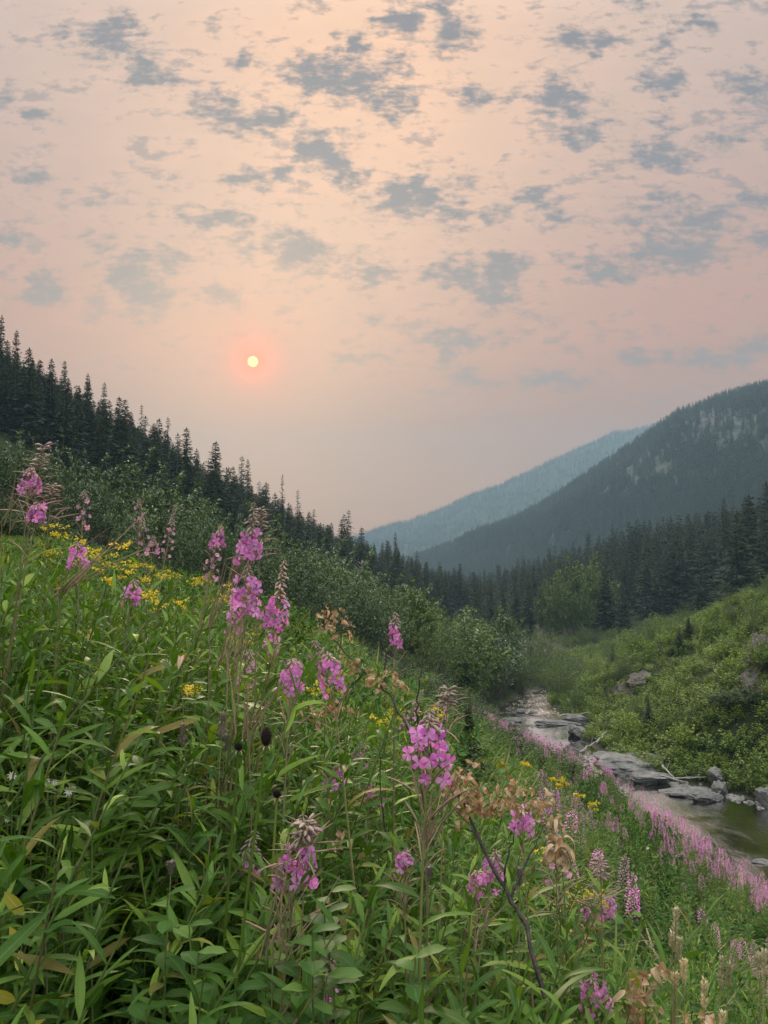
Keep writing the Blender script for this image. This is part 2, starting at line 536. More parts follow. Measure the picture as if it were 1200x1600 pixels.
def leaf_mat(name, c1, c2, c3=None, trans=0.3, rough=0.42, rib=None, spec=0.5, tcol=None, blotch=0.25, old=None):
    m, t = new_mat(name)
    at_ = t.node('ShaderNodeAttribute', attribute_name='rnd')
    oi = t.node('ShaderNodeObjectInfo')
    r = t.math('FRACT', t.math('ADD', at_.outputs['Fac'], t.math('MULTIPLY', oi.outputs['Random'], 1.7)))
    stops = [(0.0, c1), (0.75, c2), (1.0, c3 or c2)] if old is None else [(0.0, c1), (0.70, c2), (0.95, c3 or c2), (0.972, old), (1.0, old)]
    col = t.ramp(r, stops)
    col = t.mix(1.0, col, t.ramp(oi.outputs['Random'], [(0.0, (0.70, 0.74, 0.66)), (0.5, (1.0, 1.0, 1.0)), (1.0, (1.36, 1.26, 1.22))]), 'MULTIPLY')
    geo = t.node('ShaderNodeNewGeometry')
    nz = t.noise(geo.outputs['Position'], 2.2, 2, 0.5)
    if old is not None:      # patches of yellower growth
        col = t.mix(t.maprange(t.noise(geo.outputs['Position'], 0.42, 2, 0.6), 0.48, 0.66, 0.0, 0.35), col, t.mix(1.0, col, (1.9, 1.25, 0.75), 'MULTIPLY'))
    col = t.mix(1.0, col, t.mix(nz, (1 - blotch,) * 3, (1 + blotch,) * 3), 'MULTIPLY')
    if rib:
        uv = t.node('ShaderNodeUVMap')
        s = t.node('ShaderNodeSeparateXYZ', {0: uv.outputs[0]})
        d = t.math('ABSOLUTE', t.math('SUBTRACT', s.outputs[1], 0.5))
        k = t.maprange(d, 0.02, 0.07, 1.0, 0.0)
        vein = t.math('SINE', t.math('ADD', t.math('MULTIPLY', s.outputs[0], 90.0), t.math('MULTIPLY', d, -40.0)))
        k2 = t.math('MULTIPLY', t.maprange(vein, 0.8, 1.0), 0.22)
        col = t.mix(t.math('MAXIMUM', t.math('MULTIPLY', k, 0.75), k2), col, rib)
    p = t.node('ShaderNodeBsdfPrincipled', {'Base Color': col, 'Roughness': rough, 'Specular IOR Level': spec})
    tr = t.node('ShaderNodeBsdfTranslucent', {'Color': t.mix(1.0, col, tcol or (1.25, 1.35, 0.40), 'MULTIPLY')})
    mx = t.node('ShaderNodeMixShader', {0: trans, 1: p.outputs[0], 2: tr.outputs[0]})
    t.node('ShaderNodeOutputMaterial', {'Surface': mx.outputs[0]})
    return m


def plain_mat(name, c1, c2, scale=6.0, rough=0.8, bump=0.2, spec=0.4, stretch=(1, 1, 1), detail=4):
    m, t = new_mat(name)
    tc_ = t.node('ShaderNodeTexCoord')
    v = t.vmath('MULTIPLY', tc_.outputs['Object'], stretch)
    n = t.noise(v, scale, detail, 0.6)
    col = t.ramp(n, [(0.3, c1), (0.7, c2)])
    b = t.node('ShaderNodeBump', {'Height': n, 'Strength': bump, 'Distance': 0.02})
    p = t.node('ShaderNodeBsdfPrincipled', {'Base Color': col, 'Roughness': rough, 'Normal': b.outputs[0], 'Specular IOR Level': spec})
    t.node('ShaderNodeOutputMaterial', {'Surface': p.outputs[0]})
    return m


M = {}
M['lance'] = leaf_mat('lance_leaf', (0.048, 0.122, 0.014), (0.104, 0.218, 0.024), (0.25, 0.37, 0.05), 0.30, 0.48, (0.15, 0.25, 0.08), 0.28, old=(0.24, 0.19, 0.05))
M['broad'] = leaf_mat('broad_leaf', (0.032, 0.100, 0.016), (0.068, 0.170, 0.025), (0.13, 0.24, 0.04), 0.25, 0.5, (0.10, 0.20, 0.06), 0.28, old=(0.24, 0.22, 0.05))
M['yellowleaf'] = leaf_mat('yellow_leaf', (0.42, 0.38, 0.05), (0.55, 0.46, 0.07), (0.40, 0.42, 0.08), 0.35, 0.5, (0.6, 0.55, 0.2), 0.4)
M['goldleaf'] = leaf_mat('goldenrod_leaf', (0.09, 0.16, 0.014), (0.19, 0.25, 0.020), (0.30, 0.30, 0.03), 0.34, 0.5)
M['grass'] = leaf_mat('grass_blade', (0.07, 0.15, 0.015), (0.15, 0.23, 0.03), (0.36, 0.33, 0.12), 0.30, 0.5)
M['straw'] = leaf_mat('straw', (0.30, 0.24, 0.12), (0.44, 0.36, 0.20), (0.36, 0.26, 0.16), 0.2, 0.6, tcol=(1.1, 1, .8))
M['seedhead'] = leaf_mat('grass_seed_head', (0.55, 0.50, 0.33), (0.70, 0.65, 0.46), (0.60, 0.54, 0.38), 0.25, 0.7, tcol=(1.1, 1, .8))
M['dryleaf'] = leaf_mat('withered_leaf', (0.50, 0.35, 0.20), (0.66, 0.52, 0.35), (0.36, 0.19, 0.10), 0.25, 0.6, (0.42, 0.27, 0.15), 0.3, tcol=(1.2, .9, .6))
M['petal'] = leaf_mat('magenta_petal', (0.88, 0.23, 0.72), (0.95, 0.47, 0.86), (0.78, 0.17, 0.70), 0.38, 0.6, None, 0.2, tcol=(1.1, .92, 1.1), blotch=.12)
M['sepal'] = leaf_mat('purple_sepal', (0.30, 0.06, 0.18), (0.40, 0.10, 0.28), None, 0.2, 0.6, tcol=(1, .8, 1), blotch=.15)
M['palepetal'] = leaf_mat('pale_pink_petal', (0.68, 0.34, 0.54), (0.76, 0.44, 0.62), (0.60, 0.32, 0.42), 0.35, 0.6, tcol=(1.1, .9, 1), blotch=.2)
M['bud'] = leaf_mat('tan_pink_bud', (0.44, 0.32, 0.26), (0.52, 0.42, 0.34), (0.46, 0.26, 0.30), 0.15, 0.7, tcol=(1.1, .9, .9), blotch=.2)
M['pod'] = leaf_mat('pink_tan_pod', (0.36, 0.20, 0.16), (0.44, 0.30, 0.22), (0.28, 0.28, 0.13), 0.12, 0.6, tcol=(1.1, .9, .8), blotch=.2)
M['stem'] = leaf_mat('green_stem', (0.10, 0.17, 0.04), (0.16, 0.20, 0.06), (0.20, 0.15, 0.07), 0.0, 0.5, blotch=.15)
M['redstem'] = leaf_mat('reddish_stem', (0.24, 0.18, 0.10), (0.28, 0.24, 0.12), (0.18, 0.20, 0.07), 0.0, 0.5, blotch=.15)
M['yellow'] = leaf_mat('goldenrod_floret', (0.76, 0.60, 0.04), (0.86, 0.72, 0.08), (0.62, 0.56, 0.08), 0.3, 0.6, tcol=(1.1, 1, .5), blotch=.15)
M['white'] = leaf_mat('white_petal', (0.75, 0.75, 0.68), (0.8, 0.8, 0.78), None, 0.25, 0.6, tcol=(1, 1, 1), blotch=.08)
M['conifer'] = leaf_mat('conifer_needles', (0.014, 0.034, 0.011), (0.030, 0.056, 0.017), (0.054, 0.082, 0.025), 0.12, 0.6, blotch=.25)
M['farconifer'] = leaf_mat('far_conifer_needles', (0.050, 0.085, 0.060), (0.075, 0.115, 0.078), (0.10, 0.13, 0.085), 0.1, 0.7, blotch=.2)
M['bush'] = leaf_mat('shrub_leaf', (0.042, 0.092, 0.022), (0.095, 0.160, 0.045), (0.27, 0.34, 0.19), 0.18, 0.34, None, 0.7, blotch=.3)
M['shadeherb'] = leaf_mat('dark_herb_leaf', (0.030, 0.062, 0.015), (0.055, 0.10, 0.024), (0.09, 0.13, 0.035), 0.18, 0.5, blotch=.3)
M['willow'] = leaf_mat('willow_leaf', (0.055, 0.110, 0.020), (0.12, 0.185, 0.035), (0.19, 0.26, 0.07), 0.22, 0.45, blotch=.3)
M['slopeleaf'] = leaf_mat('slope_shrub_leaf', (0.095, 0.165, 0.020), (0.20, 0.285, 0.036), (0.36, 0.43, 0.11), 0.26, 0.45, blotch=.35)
M['bark'] = plain_mat('grey_bark', (0.10, 0.085, 0.07), (0.20, 0.18, 0.155), 9, 0.9, 0.5, stretch=(1, 1, .25))
M['deadbark'] = plain_mat('bleached_dead_wood', (0.34, 0.31, 0.28), (0.55, 0.52, 0.47), 7, 0.8, 0.4, stretch=(1, 1, .3))
M['blackbark'] = plain_mat('dark_dead_twig', (0.020, 0.015, 0.014), (0.075, 0.055, 0.05), 60, 0.7, 0.4, detail=3)
M['cone'] = plain_mat('dark_seed_cone', (0.018, 0.009, 0.009), (0.05, 0.025, 0.022), 400, 0.9, 0.8)
M['fluff'] = plain_mat('tan_seed_fluff', (0.30, 0.24, 0.19), (0.46, 0.38, 0.31), 300, 0.9, 0.4)


def rock_material():
    m, t = new_mat('grey_rock')
    tc_ = t.node('ShaderNodeTexCoord')
    geo = t.node('ShaderNodeNewGeometry')
    P = geo.outputs['Position']
    n = t.noise(P, 1.6, 8, 0.65)
    n2 = t.noise(t.vmath('MULTIPLY', P, (1, 1, 4)), 5.0, 5, 0.7)
    col = t.ramp(n, [(0.25, (0.12, 0.117, 0.108)), (0.5, (0.27, 0.262, 0.245)), (0.75, (0.42, 0.405, 0.375))])
    col = t.mix(t.maprange(n2, 0.55, 0.7, 0, .6), col, (0.16, 0.15, 0.10))
    b = t.node('ShaderNodeBump', {'Height': t.math('ADD', n, t.math('MULTIPLY', n2, 0.6)), 'Strength': 1.0, 'Distance': 0.25})
    p = t.node('ShaderNodeBsdfPrincipled', {'Base Color': col, 'Roughness': 0.8, 'Normal': b.outputs[0]})
    t.node('ShaderNodeOutputMaterial', {'Surface': p.outputs[0]})
    return m


M['rock'] = rock_material()
M['outcrop'] = plain_mat('brown_cliff_rock', (0.07, 0.06, 0.055), (0.20, 0.17, 0.15), 1.3, 0.9, 1.0, stretch=(1, 1, 2.0), detail=8)
M['pebble'] = plain_mat('river_pebble', (0.20, 0.19, 0.18), (0.46, 0.44, 0.41), 1.2, 0.8, 0.3)


def ground_material():
    m, t = new_mat('earth_and_litter')
    geo = t.node('ShaderNodeNewGeometry')
    P = geo.outputs['Position']
    n = t.noise(P, 0.35, 6, 0.6)
    n2 = t.noise(P, 9.0, 5, 0.7)
    col = t.ramp(n, [(0.3, (0.020, 0.030, 0.012)), (0.55, (0.040, 0.055, 0.018)), (0.75, (0.065, 0.075, 0.03))])
    col = t.mix(t.maprange(n2, 0.5, 0.7), col, (0.035, 0.026, 0.016))
    s = t.node('ShaderNodeSeparateXYZ', {0: P})
    bed = t.maprange(s.outputs[2], -9.85, -10.15)
    stones = t.node('ShaderNodeTexVoronoi', {'Vector': P, 'Scale': 4.0})
    scol = t.ramp(t.noise(P, 3.0, 4), [(0.3, (0.10, 0.085, 0.065)), (0.7, (0.26, 0.23, 0.19))])
    col = t.mix(bed, col, scol)
    b = t.node('ShaderNodeBump', {'Height': t.math('ADD', n2, stones.outputs[0]), 'Strength': 0.6, 'Distance': 0.1})
    p = t.node('ShaderNodeBsdfPrincipled', {'Base Color': col, 'Roughness': 0.95, 'Normal': b.outputs[0], 'Specular IOR Level': 0.2})
    t.node('ShaderNodeOutputMaterial', {'Surface': p.outputs[0]})
    return m


M['ground'] = ground_material()


def mountain_material(name, rocky):
    m, t = new_mat(name)
    geo = t.node('ShaderNodeNewGeometry')
    P = geo.outputs['Position']
    n = t.noise(P, 0.02, 7, 0.62)
    n2 = t.noise(t.vmath('MULTIPLY', P, (1, 1, 0.35)), 0.09, 6, 0.7)
    col = t.ramp(n2, [(0.3, (0.045, 0.065, 0.040)), (0.7, (0.10, 0.12, 0.075))])
    rock = t.ramp(n2, [(0.3, (0.085, 0.085, 0.075)), (0.7, (0.17, 0.158, 0.145))])
    k = t.node('ShaderNodeAttribute', attribute_name='rocky').outputs['Fac']
    col = t.mix(t.maprange(t.math('ADD', k, t.math('MULTIPLY', t.math('SUBTRACT', n2, 0.5), 1.0)), 0.45, 0.7, 0.0, rocky), col, rock)
    b = t.node('ShaderNodeBump', {'Height': n2, 'Strength': 0.8, 'Distance': 6.0})
    p = t.node('ShaderNodeBsdfPrincipled', {'Base Color': col, 'Roughness': 0.95, 'Normal': b.outputs[0], 'Specular IOR Level': 0.1})
    t.node('ShaderNodeOutputMaterial', {'Surface': p.outputs[0]})
    return m


def water_material():
    m, t = new_mat('river_water')
    geo = t.node('ShaderNodeNewGeometry')
    P = geo.outputs['Position']
    s = t.node('ShaderNodeSeparateXYZ', {0: P})
    far = t.maprange(s.outputs[1], 50, 58)
    a = t.noise(t.vmath('MULTIPLY', P, (1.6, 0.8, 1)), 2.2, 4, 0.6)
    b_ = t.noise(t.vmath('MULTIPLY', P, (2.0, 0.6, 1)), 7.0, 3, 0.6)
    patch = t.maprange(t.noise(P, 0.35, 2), 0.35, 0.65, 0.35, 1.6)
    h = t.math('MULTIPLY', t.math('ADD', a, t.math('MULTIPLY', b_, 0.35)), patch)
    bump = t.node('ShaderNodeBump', {'Height': h, 'Strength': t.math('ADD', t.maprange(s.outputs[1], 30, 42, 0.17, 0.05), t.math('MULTIPLY', far, 0.35)), 'Distance': 0.16})
    foam = t.math('MULTIPLY', t.maprange(t.noise(t.vmath('MULTIPLY', P, (2.2, 0.5, 1)), 1.6, 5, 0.7), 0.50, 0.62), t.math('MULTIPLY', far, 0.75))
    col = t.mix(foam, (0.045, 0.028, 0.014), (0.50, 0.47, 0.43))
    fr = t.node('ShaderNodeFresnel', {'IOR': 1.5, 'Normal': bump.outputs[0]})
    body = t.node('ShaderNodeBsdfDiffuse', {'Color': col})
    gl = t.node('ShaderNodeBsdfGlossy', {'Color': (1.0, 1.0, 1.0), 'Roughness': t.math('ADD', 0.06, t.math('MULTIPLY', foam, .4)), 'Normal': bump.outputs[0]})
    mx = t.node('ShaderNodeMixShader', {0: t.math('MULTIPLY_ADD', fr, 3.2, 0.15, clamp=True), 1: body.outputs[0], 2: gl.outputs[0]})
    t.node('ShaderNodeOutputMaterial', {'Surface': mx.outputs[0]})
    return m


M['water'] = water_material()

# ------------------------------------------------------------------ ground: one sheet, fine near the viewer
azs = np.unique(np.concatenate([np.linspace(-180, -50, 45), np.linspace(-50, 60, 330), np.linspace(60, 180, 42)]))[:-1]
rs = np.concatenate([np.linspace(0.25, 12, 50), np.linspace(12, 90, 150)[1:], np.geomspace(90, 2050, 72)[1:]])
A, RR = np.meshgrid(np.radians(azs), rs, indexing='ij')
GX, GY = np.sin(A) * RR, np.cos(A) * RR
GZ = H(GX, GY)
V = np.stack([GX, GY, GZ], axis=2).reshape(-1, 3)
na, nr = len(azs), len(rs)
i = np.arange(na)[:, None]
j = np.arange(nr - 1)[None, :]
i2 = (i + 1) % na
Fc = np.stack([i * nr + j, i2 * nr + j, i2 * nr + j + 1, i * nr + j + 1], axis=2).reshape(-1, 4)
g = Geo()
g.add(V, Fc[:, ::-1])
c0 = np.array([[0, 0, Hs(0, 0)]])
ring = np.arange(na) * nr
g2V = np.concatenate([V[ring], c0])
g.add(g2V, np.stack([np.arange(na), (np.arange(na) + 1) % na, np.full(na, na)], axis=1)[:, ::-1])
ground = link('ground', g.mesh('ground', M['ground'], True))
tag(ground, 'steep valley floor and hillsides falling to the river', None, None, 'structure')

# ------------------------------------------------------------------ river
ys = np.concatenate([np.linspace(-60, 0, 20), np.linspace(0, 90, 180)[1:], np.linspace(90, 400, 60)[1:]])
xl, xr = river(ys)
K = 15
tt = np.linspace(-0.12, 1.12, K)
X = xl[:, None] + (xr - xl)[:, None] * tt[None, :]
Y = np.broadcast_to(ys[:, None], X.shape)
Z = WATER_Z + 0.012 * vnoise(X, Y, 0.8, 5) + np.clip((Y - 52) / 6, 0, 1) * 0.12 * vnoise(X, Y, 0.9, 6)
V = np.stack([X, Y, Z], axis=2).reshape(-1, 3)
i = np.arange(len(ys) - 1)[:, None]
j = np.arange(K - 1)[None, :]
Fc = np.stack([i * K + j, i * K + j + 1, (i + 1) * K + j + 1, (i + 1) * K + j], axis=2).reshape(-1, 4)
g = Geo()
g.add(V, Fc)
tag(link('river', g.mesh('river', M['water'], True)), 'shallow river running through the valley past rocky slabs', None, None, 'structure')


# ------------------------------------------------------------------ mountains
def mountain(name, ridge, base_r, label, mat, drop=14, amp=10, seed=3, nu=220, nvv=70, rock_fn=None):
    """ridge: (px, py, distance) of the skyline; the flank falls from it to the valley floor"""
    az, rr, zz = [], [], []
    for px, py, d in ridge:
        P = at(px, py, d)
        az.append(math.atan2(P[0], P[1]))
        rr.append(math.hypot(P[0], P[1]))
        zz.append(P[2] - drop)
    o = np.argsort(az)
    az, rr, zz = np.array(az)[o], np.array(rr)[o], np.array(zz)[o]
    baz = np.array([math.atan2(px - 600, F) for px, _ in base_r])
    brr = np.array([d for _, d in base_r], dtype=float)
    ob = np.argsort(baz)
    U = np.linspace(az[0], az[-1], nu)
    top_r, top_z, bot_r = np.interp(U, az, rr), np.interp(U, az, zz), np.interp(U, baz[ob], brr[ob])
    s = np.linspace(0, 1.7, nvv)
    Rg = bot_r[:, None] + (top_r - bot_r)[:, None] * s[None, :]
    prof = np.where(s <= 1, 1 - (1 - s) ** 1.15, 1 - (s - 1) * 1.0)
    base_z = -14
    X, Y = np.sin(U)[:, None] * Rg, np.cos(U)[:, None] * Rg
    Z = base_z + (top_z[:, None] - base_z) * prof[None, :]
    mask = np.clip(s * 3, 0, 1) * np.clip(np.abs(1 - s) * 4, 0.12, 1)
    gull = vnoise(X + 0.4 * Y, Y * 0.35, 55, seed) * amp + vnoise(X, Y, 22, seed + 1) * amp * 0.45 + vnoise(X, Y, 9, seed + 2) * amp * 0.16
    Z = Z + gull * mask[None, :]
    V = np.stack([X, Y, Z], axis=2).reshape(-1, 3)
    i = np.arange(nu - 1)[:, None]
    j = np.arange(nvv - 1)[None, :]
    Fc = np.stack([i * nvv + j, (i + 1) * nvv + j, (i + 1) * nvv + j + 1, i * nvv + j + 1], axis=2).reshape(-1, 4)
    g = Geo()
    g.add(V, Fc[:, ::-1])
    me = g.mesh(name, mat, True)
    rk = np.zeros(len(V)) if rock_fn is None else rock_fn(V)
    a_ = me.attributes.new('rocky', 'FLOAT', 'POINT')
    a_.data.foreach_set('value', rk.astype(np.float32))
    ob_ = link(name, me)
    tag(ob_, label, None, None, 'structure')
    return ob_, V.reshape(nu, nvv, 3), rk.reshape(nu, nvv)


def rock_near(V):
    p = to_px(V)
    x, y = p[:, 0], p[:, 1]
    k = np.exp(-(((x - 1120) / 95) ** 2 + ((y - 665) / 48) ** 2)) * 1.0
    k = np.maximum(k, 0.8 * np.exp(-(((x - 1010) / 60) ** 2 + ((y - 735) / 40) ** 2)))
    k = np.maximum(k, 0.8 * np.exp(-(((x - 1030) / 40) ** 2 + ((y - 665) / 22) ** 2)))
    k = np.maximum(k, 0.7 * np.exp(-(((x - 1180) / 60) ** 2 + ((y - 700) / 50) ** 2)))
    k = np.maximum(k, 0.55 * np.exp(-(((x - 950) / 50) ** 2 + ((y - 770) / 25) ** 2)))
    return k * (0.75 + 0.5 * vnoise(V[:, 0], V[:, 2] + V[:, 1], 14, 8)) * (y > 0)


m_near, MN, MNrock = mountain('mountain', [(1900, 430, 560), (1500, 505, 600), (1300, 560, 640), (1200, 592, 660), (1130, 610, 680), (1060, 637, 700), (1030, 655, 705), (1000, 678, 715), (960, 705, 725), (900, 745, 745),
    (850, 778, 765), (780, 812, 790), (700, 846, 820), (650, 862, 850), (600, 880, 880), (540, 905, 900)],
    [(1900, 260), (1200, 280), (1000, 380), (850, 480), (700, 600), (540, 700)],
    'nearer forested mountain on the right with bare rocky patches near its top', mountain_material('near_mountain', 1.0), 9, 9, 3, 260, 90, rock_near)
m_far, MF, _ = mountain('mountain', [(1500, 600, 1760), (1200, 630, 1760), (1060, 650, 1760), (985, 670, 1760), (960, 672, 1760), (930, 686, 1760), (890, 706, 1752), (850, 722, 1744), (820, 738, 1736), (780, 756, 1728), (740, 768, 1728),
    (710, 783, 1728), (680, 798, 1728), (640, 810, 1720), (590, 824, 1712), (540, 843, 1712), (480, 868, 1712), (380, 898, 1712)],
    [(1500, 1100), (1000, 1050), (380, 1120)], 'farther blue hazy mountain ridge closing the valley', mountain_material('far_mountain', 0.25), 6, 14, 5, 220, 60, None)

# ------------------------------------------------------------------ haze
bm_v = [(-2200, -2100, -16), (2200, -2100, -16), (2200, 2100, -16), (-2200, 2100, -16)]
top_h = 385.0
HV = np.array(bm_v + [(x, y, top_h) for x, y, _ in bm_v], dtype=float)
HF = np.array([(0, 3, 2, 1), (4, 5, 6, 7), (0, 1, 5, 4), (1, 2, 6, 5), (2, 3, 7, 6), (3, 0, 4, 7)])
hm = bpy.data.materials.new('smoke_haze')
hm.use_nodes = True
t = NT(hm.node_tree)
pv = t.node('ShaderNodeVolumePrincipled', {'Color': (0.49, 0.74, 0.93), 'Density': 0.00055, 'Anisotropy': 0.0})
pv.inputs['Density Attribute'].default_value = ''
t.node('ShaderNodeOutputMaterial', {'Volume': pv.outputs[0]})

# ------------------------------------------------------------------ stand-ins past the count limit: one object that scatters a few source meshes
def scatter_object(name, sources, pos, rot, scl, idx, label, kind='stuff'):
    """one object; a geometry-node tree puts source idx at each point"""
    n = len(pos)
    coll = bpy.data.collections.new(name + '_sources')
    for k, me in enumerate(sources):
        o = bpy.data.objects.new('%s_source_%02d' % (name, k), me)
        coll.objects.link(o)
    me = bpy.data.meshes.new(name)
    me.vertices.add(n)
    me.vertices.foreach_set('co', np.asarray(pos, dtype=np.float32).reshape(-1))
    a = me.attributes.new('turn', 'FLOAT_VECTOR', 'POINT')
    a.data.foreach_set('vector', np.asarray(rot, dtype=np.float32).reshape(-1))
    scl = np.asarray(scl, dtype=np.float32)
    if scl.ndim == 1:
        scl = np.repeat(scl[:, None], 3, axis=1)
    a = me.attributes.new('size', 'FLOAT_VECTOR', 'POINT')
    a.data.foreach_set('vector', scl.reshape(-1))
    a = me.attributes.new('pick', 'INT', 'POINT')
    a.data.foreach_set('value', np.asarray(idx, dtype=np.int32))
    me.update()
    o = link(name, me)
    ng = bpy.data.node_groups.new(name + '_scatter', 'GeometryNodeTree')
    ng.interface.new_socket('Geometry', in_out='INPUT', socket_type='NodeSocketGeometry')
    ng.interface.new_socket('Geometry', in_out='OUTPUT', socket_type='NodeSocketGeometry')
    N, L = ng.nodes, ng.links
    gi, go = N.new('NodeGroupInput'), N.new('NodeGroupOutput')
    ci = N.new('GeometryNodeCollectionInfo')
    ci.inputs['Collection'].default_value = coll
    ci.inputs['Separate Children'].default_value = True
    ci.inputs['Reset Children'].default_value = True
    ip = N.new('GeometryNodeInstanceOnPoints')
    ip.inputs['Pick Instance'].default_value = True

    def attr(nm, ty):
        x = N.new('GeometryNodeInputNamedAttribute')
        x.data_type = ty
        x.inputs['Name'].default_value = nm
        return x.outputs[0]
    L.new(gi.outputs[0], ip.inputs['Points'])
    L.new(ci.outputs[0], ip.inputs['Instance'])
    L.new(attr('pick', 'INT'), ip.inputs['Instance Index'])
    er = N.new('FunctionNodeEulerToRotation')
    L.new(attr('turn', 'FLOAT_VECTOR'), er.inputs[0])
    L.new(er.outputs[0], ip.inputs['Rotation'])
    L.new(attr('size', 'FLOAT_VECTOR'), ip.inputs['Scale'])
    L.new(ip.outputs[0], go.inputs[0])
    md = o.modifiers.new('scatter', 'NODES')
    md.node_group = ng
    tag(o, label, None, None, kind)
    return o


# ------------------------------------------------------------------ conifers
def conifer(seed, Ht=14.0, Rd=2.3, levels=34, per=6, lstep=0.42, lsize=0.42, sparse=0.0, base=0.06, mat='conifer'):
    """returns trunk Geo, crown Geo"""
    rg = np.random.default_rng(seed)
    tr, cr = Geo(), Geo()
    z = np.linspace(-0.6, Ht, 9)
    px = np.cumsum(rg.normal(0, 0.03, 9))
    py = np.cumsum(rg.normal(0, 0.03, 9))
    rad = 0.16 * (1 - np.clip(z / Ht, 0, 1)) ** 0.9 * (Ht / 14) + 0.012
    Vt, Ft, Ut = tube(np.stack([px, py, z], 1), rad, 6)
    tr.add(Vt, Ft, .5, 0, Ut)
    T = leaf_template(4, 0.34, 0.5, -0.25, 0.45, 0.8)
    T = (T[0][[0, 1, 2, 4, 6, 7, 8, 10]], None, None)
    V4 = np.array([(0, 0, 0), (-0.20, .42, -.03), (0, 1, -.16), (0.20, .42, -.03)])
    T = (V4, np.array([(0, 1, 2, 3)]), np.zeros((4, 2)))
    P, Dv, Sz, Rn = [], [], [], []
    bias = rg.uniform(0, 6.28)
    for k in range(levels):
        f = (k + rg.uniform(-.35, .35)) / levels
        f = base + (1 - base) * f
        f = min(max(f, 0.02), 0.985)
        h = f * Ht
        prof = (1 - f) ** 0.95 * (0.62 + 0.38 * min(1, f / 0.18))
        n = max(3, int(round(per * (0.55 + 0.6 * (1 - f)))))
        a0 = rg.uniform(0, 6.28)
        for q in range(n):
            if rg.random() < sparse:
                continue
            a = a0 + q * 6.283 / n + rg.uniform(-.4, .4)
            L = Rd * prof * rg.uniform(0.62, 1.18) * (1 + 0.12 * math.cos(a - bias)) + 0.10
            up = 0.60 * f - 0.32 + rg.uniform(-.22, .22)
            m = max(2, int(L / lstep))
            s = (np.arange(m) + rg.uniform(.2, .8, m)) / m
            ca, sa = math.cos(a), math.sin(a)
            r_ = s * L
            zz = h + r_ * up - 0.10 * (r_ ** 2) / max(L, .4) + 0.10 * s ** 3 * L
            cx_ = np.interp(h, z, px)
            cy_ = np.interp(h, z, py)
            bp = np.stack([cx_ + ca * r_, cy_ + sa * r_, zz], 1)
            for sd in (-1, 1):
                aa = a + sd * rg.uniform(.45, 1.0, m)
                Dv.append(np.stack([np.cos(aa), np.sin(aa), np.full(m, up * .6) + rg.uniform(-.45, .05, m)], 1))
                P.append(bp)
                Sz.append(lsize * (0.55 + 0.75 * (1 - s)) * rg.uniform(.7, 1.25, m) * (0.45 + 0.55 * min(1, prof * 1.6)))
                Rn.append(rg.uniform(0, 1) * .5 + rg.uniform(0, .5, m))
            P.append(bp[-1:])
            Dv.append(np.array([[ca, sa, up - .1]]))
            Sz.append(np.array([lsize * 0.9 * (0.4 + 0.6 * min(1, prof * 1.6))]))
            Rn.append(np.array([rg.uniform(.4, 1)]))
    nc = levels * 5          # short twigs close to the trunk fill the crown's core
    fz = rg.uniform(base, .97, nc)
    ac = rg.uniform(0, 6.28, nc)
    P.append(np.stack([np.interp(fz * Ht, z, px), np.interp(fz * Ht, z, py), fz * Ht], 1))
    Dv.append(np.stack([np.cos(ac), np.sin(ac), rg.uniform(-.9, .6, nc)], 1))
    Sz.append(lsize * 1.5 * (1 - fz) ** .6 * rg.uniform(.5, 1.0, nc) + .12)
    Rn.append(rg.uniform(0, .6, nc))
    P.append(np.array([[px[-1], py[-1], Ht - .35]] * 3))
    Dv.append(np.array([[.05, 0, 1], [-.15, .1, 1], [.1, -.15, 1.0]]))
    Sz.append(np.array([.6, .35, .35]))
    Rn.append(np.array([.5] * 3))
    P, Dv, Sz, Rn = map(np.concatenate, (P, Dv, Sz, Rn))
    cr.stamp(T, P, frames(Dv, (0, 0, 1), Sz, rg.uniform(-.7, .7, len(P))), Rn)
    return tr, cr


def snag(seed, Ht=9.0):
    rg = np.random.default_rng(seed)
    g_ = Geo()
    z = np.linspace(-.4, Ht, 10)
    pts = np.stack([np.cumsum(rg.normal(0, .05, 10)), np.cumsum(rg.normal(0, .05, 10)), z], 1)
    V_, F_, U_ = tube(pts, 0.13 * (1 - z.clip(0) / Ht) + .02, 6)
    g_.add(V_, F_, .5, 0, U_)
    b_ = Geo()
    for k in range(26):
        f = rg.uniform(.35, .97)
        p0 = np.array([np.interp(f * Ht, z, pts[:, 0]), np.interp(f * Ht, z, pts[:, 1]), f * Ht])
        a = rg.uniform(0, 6.28)
        L = (1 - f) * 2.2 + .35
        d = np.array([math.cos(a), math.sin(a), rg.uniform(.1, .9)])
        q = np.array([p0, p0 + d * L * .5, p0 + d * L * np.array([1, 1, 1.25])])
        V_, F_, U_ = tube(q, [.035, .022, .008], 3)
        b_.add(V_, F_, .5, 0, U_)
    return g_, b_


CON = [conifer(11 + k, 14, [3.3, 2.8, 3.7, 3.1, 2.7, 3.2][k], [52, 48, 54, 46, 48, 42][k], [6, 6, 7, 6, 6, 5][k], .38, .78, [0, .03, 0, .10, .05, .22][k], [.05, .08, .04, .10, .12, .06][k]) for k in range(6)]
CON_T = [a.mesh('conifer_trunk', M['bark'], True) for a, b in CON]
CON_C = [b.mesh('conifer_crown', M['conifer']) for a, b in CON]


